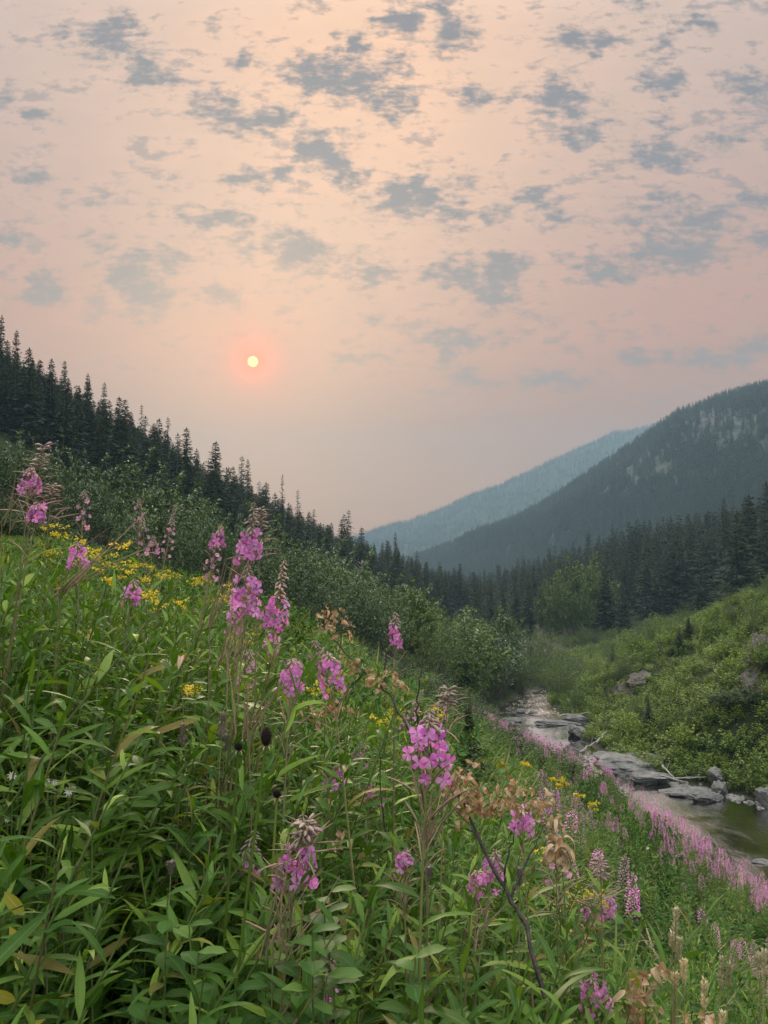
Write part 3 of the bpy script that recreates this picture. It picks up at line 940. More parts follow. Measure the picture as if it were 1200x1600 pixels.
def merge(parts, name, mats, smooth=False):
    """parts: list of (Geo, material index)"""
    g_ = Geo()
    for q, mi in parts:
        if not q.V:
            continue
        Vq = np.concatenate(q.V)
        Uq = np.concatenate(q.uv)
        off = g_.nv
        g_.V.append(Vq)
        g_.uv.append(Uq)
        g_.nv += len(Vq)
        for F_, r_, m_ in q.Fq:
            g_.Fq.append((F_ + off, r_, np.full(len(F_), mi, dtype=np.int32)))
    return g_.mesh(name, mats, smooth)


CON_J = [merge([(a, 0), (b, 1)], 'conifer', [M['bark'], M['conifer']]) for a, b in CON]
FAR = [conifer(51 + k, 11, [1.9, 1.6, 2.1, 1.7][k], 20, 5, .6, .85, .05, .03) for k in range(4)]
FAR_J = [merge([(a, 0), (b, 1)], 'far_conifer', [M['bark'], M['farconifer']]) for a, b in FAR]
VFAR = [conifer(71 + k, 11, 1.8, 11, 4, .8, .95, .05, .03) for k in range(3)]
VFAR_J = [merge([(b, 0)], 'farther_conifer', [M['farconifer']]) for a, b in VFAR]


# ------------------------------------------------------------------ broadleaf shrubs and trees
def shrub(seed, Ht=4.0, W=3.6, stems=34, leaves=2600, ls=0.11, lw=0.55, mat='bush', spiky=0.5, droop=0.2):
    rg = np.random.default_rng(seed)
    st, fo = Geo(), Geo()
    P, Dv, Sz, Rn = [], [], [], []
    per = leaves // stems
    for k in range(stems):
        a = k * 2.39996 + rg.uniform(-.3, .3)
        q = math.sqrt((k + .5) / stems)
        el_ = math.acos(min(1, q * .97))          # 90 deg = up
        rad = 1.0 + rg.normal(0, .10) + (rg.random() < .25) * rg.uniform(.05, .28) * spiky
        tipx, tipy, tipz = math.cos(a) * math.cos(el_) * W / 2 * rad, math.sin(a) * math.cos(el_) * W / 2 * rad, Ht * (0.22 + 0.78 * math.sin(el_)) * rad
        tip = np.array([tipx, tipy, tipz])
        b0 = np.array([tipx * .18 + rg.normal(0, .05), tipy * .18 + rg.normal(0, .05), -0.25])
        mid = np.array([tipx * .45, tipy * .45, tipz * .55]) + rg.normal(0, .06, 3) * Ht / 4
        tt_ = np.linspace(0, 1, 6)[:, None]
        c = (1 - tt_) ** 2 * b0 + 2 * tt_ * (1 - tt_) * mid + tt_ ** 2 * tip
        V_, F_, U_ = tube(c, np.linspace(.022, .006, 6) * Ht / 4, 3)
        st.add(V_, F_, .5, 0, U_)
        # leaves grow on side shoots, most of them towards the tip
        nsh = 7
        for s_ in range(nsh):
            t0 = 0.35 + 0.65 * (s_ + rg.uniform(0, 1)) / nsh
            p0 = (1 - t0) ** 2 * b0 + 2 * t0 * (1 - t0) * mid + t0 ** 2 * tip
            dirn = unit(tip - b0) * .6 + rg.normal(0, .6, 3) + np.array([0, 0, .35])
            dirn = unit(dirn)
            L = rg.uniform(.07, .19) * Ht * (1.15 - .5 * t0)
            m = max(3, per // nsh)
            s = rg.uniform(0.05, 1, m)
            pp = p0 + dirn * L * s[:, None] + rg.normal(0, .021 * Ht, (m, 3)) * (1 - .6 * s[:, None])
            P.append(pp)
            Dv.append(dirn + rg.normal(0, .75, (m, 3)) + np.array([0, 0, -droop]))
            Sz.append(ls * rg.uniform(.65, 1.3, m))
            Rn.append(np.full(m, rg.uniform(0, .45)) + rg.uniform(0, .55, m))
    P, Dv, Sz, Rn = map(np.concatenate, (P, Dv, Sz, Rn))
    keep = P[:, 2] > 0.02
    P, Dv, Sz, Rn = P[keep], Dv[keep], Sz[keep], Rn[keep]
    T = leaf_cheap(lw, .22, .12)
    fo.stamp(T, P, frames(Dv, (0, 0, 1), Sz, rg.uniform(-1.0, 1.0, len(P))), Rn)
    return st, fo


def protos(kind, specs, mat):
    out = []
    for sp_ in specs:
        s_, f_ = shrub(**sp_)
        out.append((s_.mesh(kind + '_stems', M['bark'], True), f_.mesh(kind + '_foliage', M[mat]), (s_, f_)))
    return out


COTT = protos('cottonwood', [dict(seed=100 + k, Ht=4.2, W=3.4 + .3 * k, stems=30, leaves=3300, ls=.15, lw=.62, spiky=1.0) for k in range(4)], 'bush')
WILL = protos('willow', [dict(seed=120 + k, Ht=3.4, W=3.8, stems=44, leaves=4200, ls=.13, lw=.30, spiky=.5, droop=0) for k in range(4)], 'willow')
TREE = protos('broadleaf', [dict(seed=160 + k, Ht=10, W=6.4, stems=36, leaves=4300, ls=.40, lw=.7, spiky=.7) for k in range(3)], 'willow')
SLOPE = protos('slope_shrub', [dict(seed=140 + k, Ht=1.5, W=2.2, stems=28, leaves=1700, ls=.12, lw=.6, spiky=.3) for k in range(4)], 'slopeleaf')

# ------------------------------------------------------------------ forests
rg = np.random.default_rng(5)


def plant_thing(name, parts, loc, rz, sc, label, cat, group=None, tilt=(0, 0)):
    o = empty(name, loc, label, cat, group)
    o.rotation_euler = (tilt[0], tilt[1], rz)
    o.scale = sc if isinstance(sc, (tuple, list)) else (sc, sc, sc)
    for nm, me in parts:
        link(nm, me, o)
    return o


def jitter_grid(x0, x1, y0, y1, step, rg):
    xs, ys_ = np.meshgrid(np.arange(x0, x1, step), np.arange(y0, y1, step))
    x = xs.ravel() + rg.uniform(-.42, .42, xs.size) * step
    y = ys_.ravel() + rg.uniform(-.42, .42, xs.size) * step
    return x, y


# left hillside and the valley bottom
x, y = jitter_grid(-190, 60, 78, 280, 2.75, rg)
keep = (x > -0.86 * y - 12)
xl_, xr_ = river(y)
front = np.interp(x, [-100, -45, -30, -18, -6, 4, 14, 40], [70, 78, 84, 92, 108, 128, 150, 160])   # the forest's lower edge
keep &= (y > front + rg.normal(0, 4, len(y))) & ((x < xl_ - 1.5))
lx_, ly_ = x[keep], y[keep]
# right of the stream
x, y = jitter_grid(16, 150, 112, 290, 3.8, rg)
front2 = np.interp(x, [16, 24, 32, 40, 60, 80], [158, 160, 156, 134, 114, 106])
keep = (y > front2 + rg.normal(0, 3, len(y))) & (x > river(y)[1] + 2) & (x < .85 * y + 10)
rx_, ry_ = x[keep], y[keep]
TX, TY = np.concatenate([lx_, rx_]), np.concatenate([ly_, ry_])
isleft = np.concatenate([np.ones(len(lx_), bool), np.zeros(len(rx_), bool)])
TZ = H(TX, TY)
Th = rg.uniform(9.0, 14.5, len(TX)) * np.where(isleft, np.interp(TX, [-60, -10, 5], [.76, .78, .74]), np.interp(TX, [15, 40, 70], [.72, .9, 1.15]))
Th *= np.where(rg.random(len(TX)) < .10, 1.16, 1)
pick = rg.integers(0, 6, len(TX))
dist = np.hypot(TX, TY)
top = to_px(np.stack([TX, TY, TZ + Th], 1))
bot = to_px(np.stack([TX, TY, TZ], 1))
inview = (top[:, 0] > -30) & (top[:, 0] < 1230)
# skyline test: is the tip above every nearer or equal tree near its column?
order = np.argsort(dist)
vis = np.zeros(len(TX), bool)
sky = np.full(1400, 1600.0)
for k in order:
    if not inview[k]:
        continue
    c_ = int(np.clip(top[k, 0] + 60, 0, 1399))
    hgt = bot[k, 1] - top[k, 1]
    if top[k, 1] < sky[c_] - 0.06 * hgt:
        vis[k] = True
    w_ = max(1, int(hgt * .09))
    sky[max(0, c_ - w_):c_ + w_ + 1] = np.minimum(sky[max(0, c_ - w_):c_ + w_ + 1], top[k, 1])
score = np.where(vis, 1, 0) * 1e4 - dist
score[~inview] = -1e9
single = np.argsort(-score)[:285]
is_single = np.zeros(len(TX), bool)
is_single[single] = True
print('conifers', len(TX), 'visible tips', vis.sum())
for k in single:
    loc = (TX[k], TY[k], TZ[k] - .2)
    if isleft[k]:
        if TX[k] < -8:
            q_ = [i_ for i_, b_ in enumerate((90, 190, 290, 390, 480, 2000)) if top[k, 0] < b_][0]
            ed_ = 'skyline conifer' if vis[k] and dist[k] > 118 else 'dark conifer'
            lab = ed_ + ' on the left hillside, ' + ('at the left edge above the leafy bushes', 'above the pointed cottonwood bush', 'above the pale leaved bushes', 'below and left of the sun', 'right below the sun', 'where the forest thins toward the blue ridge')[q_]
            grp = 'conifers on the left hillside'
        else:
            lab, grp = 'dark conifer at the foot of the forested left hillside by the valley bottom', 'conifers at the foot of the left hillside'
    else:
        q_ = [i_ for i_, b_ in enumerate((930, 1040, 1130, 3000)) if top[k, 0] < b_][0]
        lab = 'dark conifer across the river ' + ('behind the leafy trees at the valley end', 'behind the foot of the shrubby slope', 'behind the middle of the shrubby slope', 'behind the high end of the slope')[q_]
        grp = 'conifers behind the right slope'
    t_ = plant_thing('conifer', [('trunk', CON_T[pick[k]]), ('crown', CON_C[pick[k]])], loc, rg.uniform(0, 6.28), (Th[k] / 14 * rg.uniform(1.0, 1.25),) * 2 + (Th[k] / 14,), lab, 'tree', grp)
rest = ~is_single
n = int(rest.sum())
scatter_object('conifer_forest', CON_J, np.stack([TX, TY, TZ - .2], 1)[rest], np.stack([rg.normal(0, .02, n), rg.normal(0, .02, n), rg.uniform(0, 6.28, n)], 1),
               (Th[rest] / 14)[:, None] * np.array([1.12, 1.12, 1.0]), pick[rest], 'dense dark conifer forest filling in behind the nearest trees')

# named single conifers: px, tip py, distance, height, label
def conifer_at(px, tip_py, Yd, label, kind=0, width=1.0, group=None):
    P_ = at(px, tip_py, Yd)
    gz = Hs(P_[0], P_[1])
    h_ = max(P_[2] - gz, 2.0)
    width *= .82 if px < 640 else 1.0
    return plant_thing('conifer', [('trunk', CON_T[kind]), ('crown', CON_C[kind])], (P_[0], P_[1], gz - .1), rg.uniform(0, 6.28), (h_ / 14 * width, h_ / 14 * width, h_ / 14), label, 'tree', group)


conifer_at(744, 897, 132, 'pointed dark conifer first from the left in the row at the end of the valley', 1, .95)
conifer_at(806, 888, 130, 'tall pointed conifer in the middle of the valley end row', 4, 1.0)
conifer_at(826, 893, 128, 'tall dark conifer last in the valley end row beside the leafy trees', 1, 1.0)
conifer_at(786, 897, 136, 'slim dark conifer left of the tallest in the valley end row', 4, .9)
conifer_at(766, 905, 138, 'shorter dark conifer second in the row at the end of the valley', 0, .9)
conifer_at(944, 878, 118, 'broad conifer behind the leafy trees right of the stream', 2, 1.1)
conifer_at(973, 912, 112, 'dark conifer right of the leafy trees above the shrubby slope', 0, 1.1)
conifer_at(1172, 772, 106, 'largest broad dark conifer near the right edge of the view', 2, 1.35)
conifer_at(1150, 800, 98, 'dark broad conifer left of the largest one near the right edge', 0, 1.3)
conifer_at(1195, 800, 100, 'dark conifer at the very right edge above the green slope', 2, 1.2)
conifer_at(1092, 858, 108, 'mid green conifer in a gap behind the right slope', 5, 1.2)
conifer_at(618, 832, 150, 'tall slim conifer standing clear against the far blue ridge', 1, .9)
conifer_at(545, 796, 150, 'tall conifer with a bushy top where the left hill skyline dips', 3, 1.1)
conifer_at(378, 712, 128, 'paired conifer rising high above the left hill skyline', 3, 1.1)
conifer_at(388, 718, 131, 'second of the paired conifers above the left hill skyline', 1, 1.0)
conifer_at(163, 597, 112, 'pointed conifer standing over the left hill skyline beside a gap', 0, .9)
conifer_at(136, 583, 118, 'tall conifer with a narrow top on the left hill skyline', 4, 1.0)
conifer_at(102, 563, 115, 'bushy conifer near the upper left on the hill skyline', 2, .9)
conifer_at(27, 515, 108, 'dark bushy conifer second from the left edge on the skyline', 0, .95)
conifer_at(3, 492, 104, 'topmost dark conifer at the left edge of the view', 4, 1.0)
conifer_at(263, 652, 125, 'conifer over the middle of the left hill skyline', 5, 1.0)
conifer_at(222, 632, 128, 'thin grey sparse conifer poking above the left hill skyline', 5, .8)
conifer_at(465, 765, 140, 'sparse conifer on the lower left hill skyline', 5, .9)
conifer_at(441, 742, 138, 'thin sparse conifer left of the lower skyline trees', 5, .7)
# small firs on the right slope and by the stream
conifer_at(1076, 994, 57, 'small dark fir standing alone on the shrubby slope across the river', 2, 1.6)
conifer_at(858, 1008, 88, 'small dark fir at the foot of the slope by the upstream bend', 0, 1.5)
conifer_at(830, 1006, 92, 'smaller fir left of the one by the upstream bend', 2, 1.5)
conifer_at(847, 1016, 90, 'lowest of the small firs by the upstream bend', 0, 1.5)
conifer_at(870, 1028, 80, 'little fir on the shrubby bank right of the upstream bend', 2, 1.4)
conifer_at(958, 1032, 66, 'small narrow fir among willows on the right bank', 1, 1.5)
conifer_at(1012, 1092, 45, 'small dark fir low on the right bank above the rocks', 2, 1.4)
conifer_at(1062, 1028, 56, 'stunted dark fir beside the lone fir on the right slope', 0, 1.6)

# bleached snags
for px, py, Yd, hh in ((561, 873, 90, 5.5), (632, 912, 84, 5.5)):
    P_ = at(px, py, Yd)
    gz = Hs(P_[0], P_[1])
    a_, b_ = snag(int(px), P_[2] - gz)
    plant_thing('dead_tree', [('trunk', a_.mesh('dead_trunk', M['deadbark'], True)), ('branches', b_.mesh('dead_branches', M['deadbark'], True))], (P_[0], P_[1], gz - .1), 0, 1,
                'pale bleached dead tree among the dark bushes, ' + ('higher up the slope' if px < 600 else 'lower down near the pink flower spike'), 'dead tree')

# the mountain forests
def mountain_forest(name, ob_grid, rocky, sources, step_keep, size, label, seed, px_lo=-200, px_hi=1800, smin=0.0):
    rg_ = np.random.default_rng(seed)
    U_, S_ = ob_grid.shape[:2]
    n_ = step_keep
    u = rg_.uniform(0, U_ - 1.001, n_)
    s = rg_.uniform(0, (S_ - 1) * 0.66, n_)
    s[: n_ // 12] = rg_.uniform((S_ - 1) / 1.7 * .985, (S_ - 1) / 1.7 * 1.03, n_ // 12)      # the skyline row
    ui, si = u.astype(int), s.astype(int)
    fu, fs = (u - ui)[:, None], (s - si)[:, None]
    G_ = ob_grid
    P_ = (G_[ui, si] * (1 - fu) * (1 - fs) + G_[ui + 1, si] * fu * (1 - fs) + G_[ui, si + 1] * (1 - fu) * fs + G_[ui + 1, si + 1] * fu * fs)
    px_ = to_px(P_)
    rk = rocky[ui, si]
    k_ = (px_[:, 0] > px_lo) & (px_[:, 0] < px_hi) & (P_[:, 2] > -12) & (rg_.random(n_) > np.clip(rk * 1.6 - .12, 0, .80))
    k_ |= np.arange(n_) < n_ // 12
    dens = 0.75 + 0.5 * vnoise(P_[:, 0], P_[:, 1] + P_[:, 2], 30, seed)
    k_ &= rg_.random(n_) < dens + .25
    P_, n2_ = P_[k_], int(k_.sum())
    h_ = rg_.uniform(.55, 1.15, n2_) * size / 11
    print(name, n2_)
    return scatter_object(name, sources, P_ - np.array([0, 0, .5]), np.stack([np.zeros(n2_), np.zeros(n2_), rg_.uniform(0, 6.28, n2_)], 1),
                          np.stack([h_ * rg_.uniform(1.1, 1.6, n2_), h_ * rg_.uniform(1.1, 1.6, n2_), h_], 1), rg_.integers(0, len(sources), n2_), label)


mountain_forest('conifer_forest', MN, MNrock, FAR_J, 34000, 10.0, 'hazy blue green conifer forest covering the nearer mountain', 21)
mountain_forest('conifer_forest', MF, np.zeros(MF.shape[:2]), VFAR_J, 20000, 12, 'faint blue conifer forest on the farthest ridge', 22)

# ------------------------------------------------------------------ shrubs
rg = np.random.default_rng(9)


def shrub_at(kind, px, tip_py, Yd, label, group=None, fam=COTT, Ht=4.2, wide=1.0, name='cottonwood_bush', cat='bush', maxh=None, vk=None):
    if Ht is None:
        Ht = 10.0 if fam is TREE else 3.9
    P_ = at(px, tip_py, Yd)
    gz = Hs(P_[0], P_[1])
    h_ = max(P_[2] - gz, 0.8)
    if maxh:
        h_ = min(h_, maxh)
    s_ = h_ / Ht
    ws = max(s_, 0.55 if 3 < Ht < 6 else .3 if Ht > 6 else .6) * wide
    k_ = vk if vk is not None else int(rg.integers(0, len(fam)))
    st_, fo_, _ = fam[k_]
    return plant_thing(name, [('stems', st_), ('foliage', fo_)], (P_[0], P_[1], gz - .08), rg.uniform(0, 6.28), (ws, ws, s_), label, cat, group)


# cottonwood saplings on the hill behind the flowers: px, tip py, distance
left_row = [(12, 682, 31, 1.0, 'grey green cottonwood bush at the left edge above the pink flowers'),
 (60, 700, 33, .8, 'narrow leafy bush between the left edge bush and the next one'),
 (105, 708, 32, .9, 'rounded cottonwood bush behind the tall seeded stalk on the left'),
 (185, 722, 34, 1.1, 'tall leafy cottonwood bush with a pointed top in the left row'),
 (150, 745, 31, .9, 'lower cottonwood bush before the pointed one on the left'),
 (235, 755, 33, 1.0, 'cottonwood bush right of the pointed one in the left row'),
 (272, 752, 36, 1.1, 'pale leaved cottonwood bush with an upright leader in the left row'),
 (205, 790, 29, .8, 'short pale leaved sapling in front of the left row'),
 (315, 790, 34, .9, 'cottonwood bush sloping down toward the dead tree side'),
 (345, 803, 31, .8, 'small cottonwood bush behind the tall pink flower spikes'),
 (300, 818, 30, .8, 'low leafy bush behind the pale flower spikes'),
 (395, 812, 36, .9, 'shadowy bush behind the largest upper pink flower head'),
 (430, 828, 38, .9, 'dark leafy bush over the middle pink flower spikes'),
 (470, 858, 38, 1.0, 'cottonwood bush in the centre left beside dark conifers'),
 (500, 866, 40, 1.0, 'rounded cottonwood bush near the middle of the hillside'),
 (540, 878, 42, 1.0, 'leafy bush below the first pale dead tree'),
 (455, 890, 33, 1.0, 'near cottonwood bush right of the middle flower spikes'),
 (510, 905, 34, 1.0, 'dense cottonwood bush above the withered branch tip'),
 (565, 905, 37, 1.0, 'leafy bush left of the lone pink spike'),
 (600, 925, 39, 1.0, 'leafy bush just behind the lone pink spike')]
for px, py, Yd, wd, lab in left_row:
    shrub_at('c', px, py, Yd, lab, 'cottonwood bushes on the left hillside', COTT, 4.2, wd)

# rounded bushes and small trees stepping down to the river
mid = []
for k in range(52):
    t_ = rg.uniform(0, 1)
    Yd = rg.uniform(42, 76)
    px = rg.uniform(470, 800)
    py = np.interp(px, [470, 560, 640, 700, 800], [860, 880, 925, 955, 985]) + rg.uniform(0, 60) * (76 - Yd) / 34 + rg.uniform(-6, 14)
    P_ = at(px, py, Yd)
    if P_[0] > river(Yd)[0] - 1.6 or P_[2] - Hs(P_[0], P_[1]) < 1.2:
        continue
    mid.append((px, py, Yd))
for px, py, Yd in mid:
    shrub_at('w', px, py, Yd, 'rounded bush on the hillside stepping down to the river, ' + ('on its upper part' if px < 600 else 'below the lone pink spike' if px < 690 else 'near the upstream bend'), 'bushes between the left hillside and the river', (COTT, TREE, WILL)[int(rg.integers(0, 3))], None, rg.uniform(.95, 1.3), 'rounded_bush', maxh=5.6)
shrub_at('w', 785, 955, 76, 'tall pale green willow tree left of the upstream bend', None, TREE, 10, .95, 'willow_tree', 'tree', vk=0)
shrub_at('w', 748, 972, 68, 'broad willow tree left of the taller one by the stream', None, TREE, 10, 1.0, 'willow_tree', 'tree', vk=1)
shrub_at('w', 800, 975, 80, 'willow tree just right of the tall pale green one', None, TREE, 10, .8, 'willow_tree', 'tree', vk=0)
shrub_at('w', 725, 960, 78, 'feathery willow tree behind the stream side bushes', None, TREE, 10, 1.0, 'willow_tree', 'tree', vk=2)
shrub_at('w', 690, 985, 60, 'dark rounded willow below the hillside bushes', None, WILL, 3.4, 1.2, 'willow_tree', 'tree', vk=3)
for px, py, Yd, lab in ((838, 1046, 84, 'willow bush closing the view up the narrow stream'), (866, 1040, 88, 'rounded bush right of the one closing the stream view'), (812, 1040, 86, 'willow bush left of the one closing the stream view'), (850, 1030, 96, 'olive bush farther up behind the stream bend'), (880, 1022, 100, 'olive bush right of the small firs at the bend')):
    shrub_at('w', px, py, Yd, lab, None, WILL, 3.4, 1.2, 'willow_bush')
# a rounded mossy green mound at the flower slope's edge
for px, py, Yd, lab in ((690, 1040, 44, 'smooth light green bush just beyond the flower slope'), (728, 1050, 50, 'light green bush beside the upstream pool'), (745, 1042, 60, 'green bush on the left bank of the pool'),
                        (655, 1050, 36, 'leafy bush behind the bare dark twig'), (715, 1075, 40, 'low bush between the flower slope and the pool')):
    shrub_at('w', px, py, Yd, lab, 'light green bushes by the pool', WILL, 3.4, 1.3, 'green_bush', maxh=3.5)

for px, py, Yd, wd, lab in ((796, 1016, 67, 1.3, 'leaning green bush at the head of the riffle on the left'), (876, 1030, 62, 1.1, 'rounded willow bush right of the riffle'), (828, 1020, 72, 1.2, 'low willow bush where the stream vanishes'),
                            (900, 1070, 56, 1.1, 'willow bush over the ledge above the pool'), (812, 1030, 66, .9, 'small willow bush behind the head of the riffle'), (862, 1040, 65, .9, 'willow bush at the narrow right bank of the riffle'),
                            (848, 1034, 70, 1.0, 'willow bush filling the gap behind the riffle'), (838, 1012, 82, 1.2, 'farther willow bush over the one filling the gap'), (866, 1012, 80, 1.2, 'farther willow bush at the right behind the riffle'), (888, 1026, 70, 1.1, 'willow bush low on the slope foot right of the riffle'), (880, 1006, 77, 1.2, 'taller willow bush on the slope foot behind the riffle'), (905, 1020, 74, 1.1, 'willow bush farther right on the slope foot'), (850, 985, 95, 1.3, 'distant olive bush at the bend'), (826, 985, 92, 1.3, 'distant bush left of the olive one at the bend')):
    shrub_at('w', px, py, Yd, lab, None, WILL, 3.4, wd, 'streamside_bush')

# leafy trees at the end of the valley
for px, py, Yd, wd in ((852, 914, 124, .8), (872, 900, 126, .8), (897, 886, 122, .85), (922, 882, 124, .85), (943, 902, 120, .8), (884, 920, 116, .7), (912, 918, 114, .7), (862, 932, 116, .7)):
    shrub_at('w', px, py, Yd, 'olive green broadleaf tree in the clump at the end of the valley', 'broadleaf trees at the valley end', TREE, 10, wd * 1.0, 'broadleaf_tree', 'tree')

# the shrubby slope across the river
cand = []
x, y = jitter_grid(10, 84, 26, 118, 2.5, rg)
xr_ = river(y)[1]
ok = (x > xr_ + 1.4) & (x < .8 * y + 6)
x, y = x[ok], y[ok]
z = H(x, y)
pp = to_px(np.stack([x, y, z], 1))
ok = (pp[:, 0] > 790) & (pp[:, 0] < 1480)
x, y, z, pp = x[ok], y[ok], z[ok], pp[ok]
bare = (np.abs(pp[:, 0] - 1060) < 60) & (np.abs(pp[:, 1] - 1045) < 14) | (np.abs(pp[:, 0] - 1005) < 22) & (np.abs(pp[:, 1] - 1075) < 16) | (np.abs(pp[:, 0] - 1180) < 25) & (np.abs(pp[:, 1] - 1080) < 22) | (np.abs(pp[:, 0] - 1190) < 22) & (np.abs(pp[:, 1] - 1020) < 18)
near_open = (pp[:, 0] > 1010) & (pp[:, 1] > 1040) & (pp[:, 1] < 1150)      # the open leafy slope keeps to low plants
keepf = ~bare & (rg.random(len(x)) > near_open * .55)
x, y, z, pp = x[keepf], y[keepf], z[keepf], pp[keepf]
o_ = np.argsort(y + 1000 * (pp[:, 0] > 1225))
print('slope shrubs', len(x))
cnt = 0
for k in o_[:290]:
    low = (pp[k, 1] > 1040 and pp[k, 0] > 1000)
    tall = pp[k, 1] < 1000
    fam, Hh, nm = (SLOPE, 1.5, 'leafy_shrub') if (low or rg.random() < .35) else (WILL, 3.4, 'willow_bush')
    s_ = rg.lognormal(-.12, .30) * (.42 if fam is WILL else .85)
    if y[k] < 41:
        s_ *= .8
    lab, grp = ('low leafy shrub on the slope across the river', 'leafy shrubs on the right slope') if fam is SLOPE else ('rounded willow bush on the slope across the river', 'willow bushes on the right slope')
    q_ = 0 if pp[k, 0] < 900 else 1 if pp[k, 0] < 1000 else 2 if pp[k, 0] < 1100 else 3
    lab = lab + (', at its far low end', ', low above the pool', ', near the middle outcrop', ', high at the right edge')[q_]
    v_ = fam[int(rg.integers(0, 4))]
    plant_thing(nm, [('stems', v_[0]), ('foliage', v_[1])], (x[k], y[k], z[k] - .1), rg.uniform(0, 6.28), (s_ * rg.uniform(1, 1.35),) * 2 + (s_,), lab, 'bush', grp)
rest = o_[290:]
if len(rest):
    n = len(rest)
    SRC = [merge([(v[2][0], 0), (v[2][1], 1)], 'willow_bush', [M['bark'], M['willow']]) for v in WILL]
    scatter_object('willow_thicket', SRC, np.stack([x, y, z - .1], 1)[rest], np.stack([np.zeros(n), np.zeros(n), rg.uniform(0, 6.28, n)], 1),
                   rg.uniform(.38, .62, n)[:, None] * np.array([1.25, 1.25, 1.0]), rg.integers(0, 4, n), 'grey green willow thicket farther up the slope across the river')
shrub_at('w', 1135, 1118, 40, 'large dark green bush at the water edge across the river', None, COTT, 4.2, 1.15, 'waterside_bush', vk=1)
shrub_at('w', 1175, 1135, 39, 'dark bush right of the large one at the water edge', None, COTT, 4.2, 1.1, 'waterside_bush', vk=2)
shrub_at('w', 1090, 1150, 41, 'rounded bush left of the large dark one at the water edge', None, WILL, 3.4, 1.5, 'waterside_bush', vk=1)
shrub_at('w', 1050, 1148, 43, 'bright green bush over the rock slab at the river', None, SLOPE, 1.5, 1.2, 'waterside_bush', vk=0)
shrub_at('w', 960, 1130, 48, 'olive bush at the pool outlet', None, WILL, 3.4, 1.4, 'waterside_bush', vk=2)
shrub_at('w', 925, 1145, 47, 'small bush on the bank beside the driftwood', None, SLOPE, 1.5, 1.2, 'waterside_bush', vk=2)

# ------------------------------------------------------------------ rocks, driftwood, shingle
rg = np.random.default_rng(31)
import bmesh


def rock_mesh(seed, dims, cuts=9, sub=3, name='rock', mat='rock', rough=.16):
    """a lump trimmed by random planes so that it has flat faces and edges"""
    bm = bmesh.new()
    bmesh.ops.create_icosphere(bm, subdivisions=sub, radius=1.0)
    r_ = np.random.default_rng(seed)
    V_ = np.array([v.co[:] for v in bm.verts])
    for _ in range(cuts):
        n_ = unit(r_.normal(0, 1, 3))
        d_ = r_.uniform(.45, .85)
        k_ = V_ @ n_
        V_ = V_ - np.clip(k_ - d_, 0, None)[:, None] * n_ * .92
    V_ *= (1 + rough * vnoise(V_[:, 0] + V_[:, 2], V_[:, 1] - V_[:, 2] * .7, .33, seed % 13))[:, None]
    V_ *= (1 + rough * .45 * vnoise(V_[:, 0] * 1.3 - V_[:, 2], V_[:, 1] + V_[:, 2], .12, seed % 7))[:, None]
    V_[:, 2] += .10 * np.floor(3 * vnoise(V_[:, 0], V_[:, 1], .55, seed % 5)) / 3
    V_ *= np.array(dims)
    for v, c in zip(bm.verts, V_):
        v.co = c
    me = bpy.data.meshes.new(name)
    bm.to_mesh(me)
    bm.free()
    me.materials.append(M[mat])
    return me


def rock_at(px, py, Yd, dims, label, rz=0.0, seed=0, sink=.3, name='rock', mat='rock', z=None, group=None, cat='rock', cuts=9, tilt=(0, 0), rough=.16, sub=4):
    P_ = at(px, py, Yd)
    gz = z if z is not None else max(Hs(P_[0], P_[1]), WATER_Z - .1)
    o = link(name, rock_mesh(seed, dims, cuts, sub, name, mat, rough), None, (P_[0], P_[1], gz + dims[2] * (1 - sink * 2) * .5))
    o.rotation_euler = (tilt[0], tilt[1], rz)
    return tag(o, label, cat, group)


W0 = WATER_Z
rock_at(1000, 1195, 40.5, (2.3, 1.5, .62), 'big flat grey rock slab jutting into the river behind the pink flowers', .1, 3, .2, z=W0, name='rock_slab', cuts=14, sub=4)
rock_at(962, 1190, 41.5, (1.3, 1.3, .50), 'smaller flat slab at the upstream side of the big slab', .5, 4, .2, z=W0, name='rock_slab', cuts=12)
rock_at(1010, 1222, 38, (1.5, .7, .34), 'low ledge at the water edge below the big slab', .2, 5, .2, z=W0, name='rock_slab', cuts=12)
rock_at(1072, 1228, 35.8, (1.2, .55, .36), 'dark flat rock with pale stones past the driftwood', -.3, 6, .2, z=W0, name='rock_slab', cuts=12)
rock_at(1100, 1238, 35, (.8, .4, .28), 'pale broken rock at the head of the gravel bar', .2, 8, .2, z=W0, name='rock')
rock_at(1118, 1212, 36.5, (.42, .36, .42), 'rounded grey boulder resting on top of another by the gravel bar', .4, 9, .0, z=W0 + .45, name='boulder')
rock_at(1126, 1230, 35.8, (.50, .42, .42), 'grey boulder under the rounded one by the gravel bar', 1.4, 10, .1, z=W0 + .05, name='boulder')
rock_at(1196, 1232, 34, (.5, .5, .5), 'brown boulder at the right edge above the gravel', 0, 12, .1, z=W0 + .2, name='boulder')
rock_at(905, 1142, 48.5, (.6, .8, .6), 'dark square boulder at the outlet of the pool', .3, 14, .1, z=W0, name='boulder', cuts=12)
rock_at(898, 1168, 44.5, (.5, .7, .42), 'second dark boulder nearer than the square one by the pool', .8, 15, .1, z=W0, name='boulder')
rock_at(868, 1123, 52.6, (2.1, .7, .22), 'low flat ledge crossing the river above the pool', .05, 16, .1, z=W0, name='rock_slab', cuts=12)
rock_at(905, 1121, 53.4, (1.4, .8, .3), 'grey ledge at the right bank above the pool', .1, 17, .1, z=W0, name='rock_slab', cuts=12)
rock_at(797, 1123, 53.5, (1.2, .6, .2), 'small dark ledge on the left side above the pool', .1, 18, .1, z=W0, name='rock_slab', cuts=12)
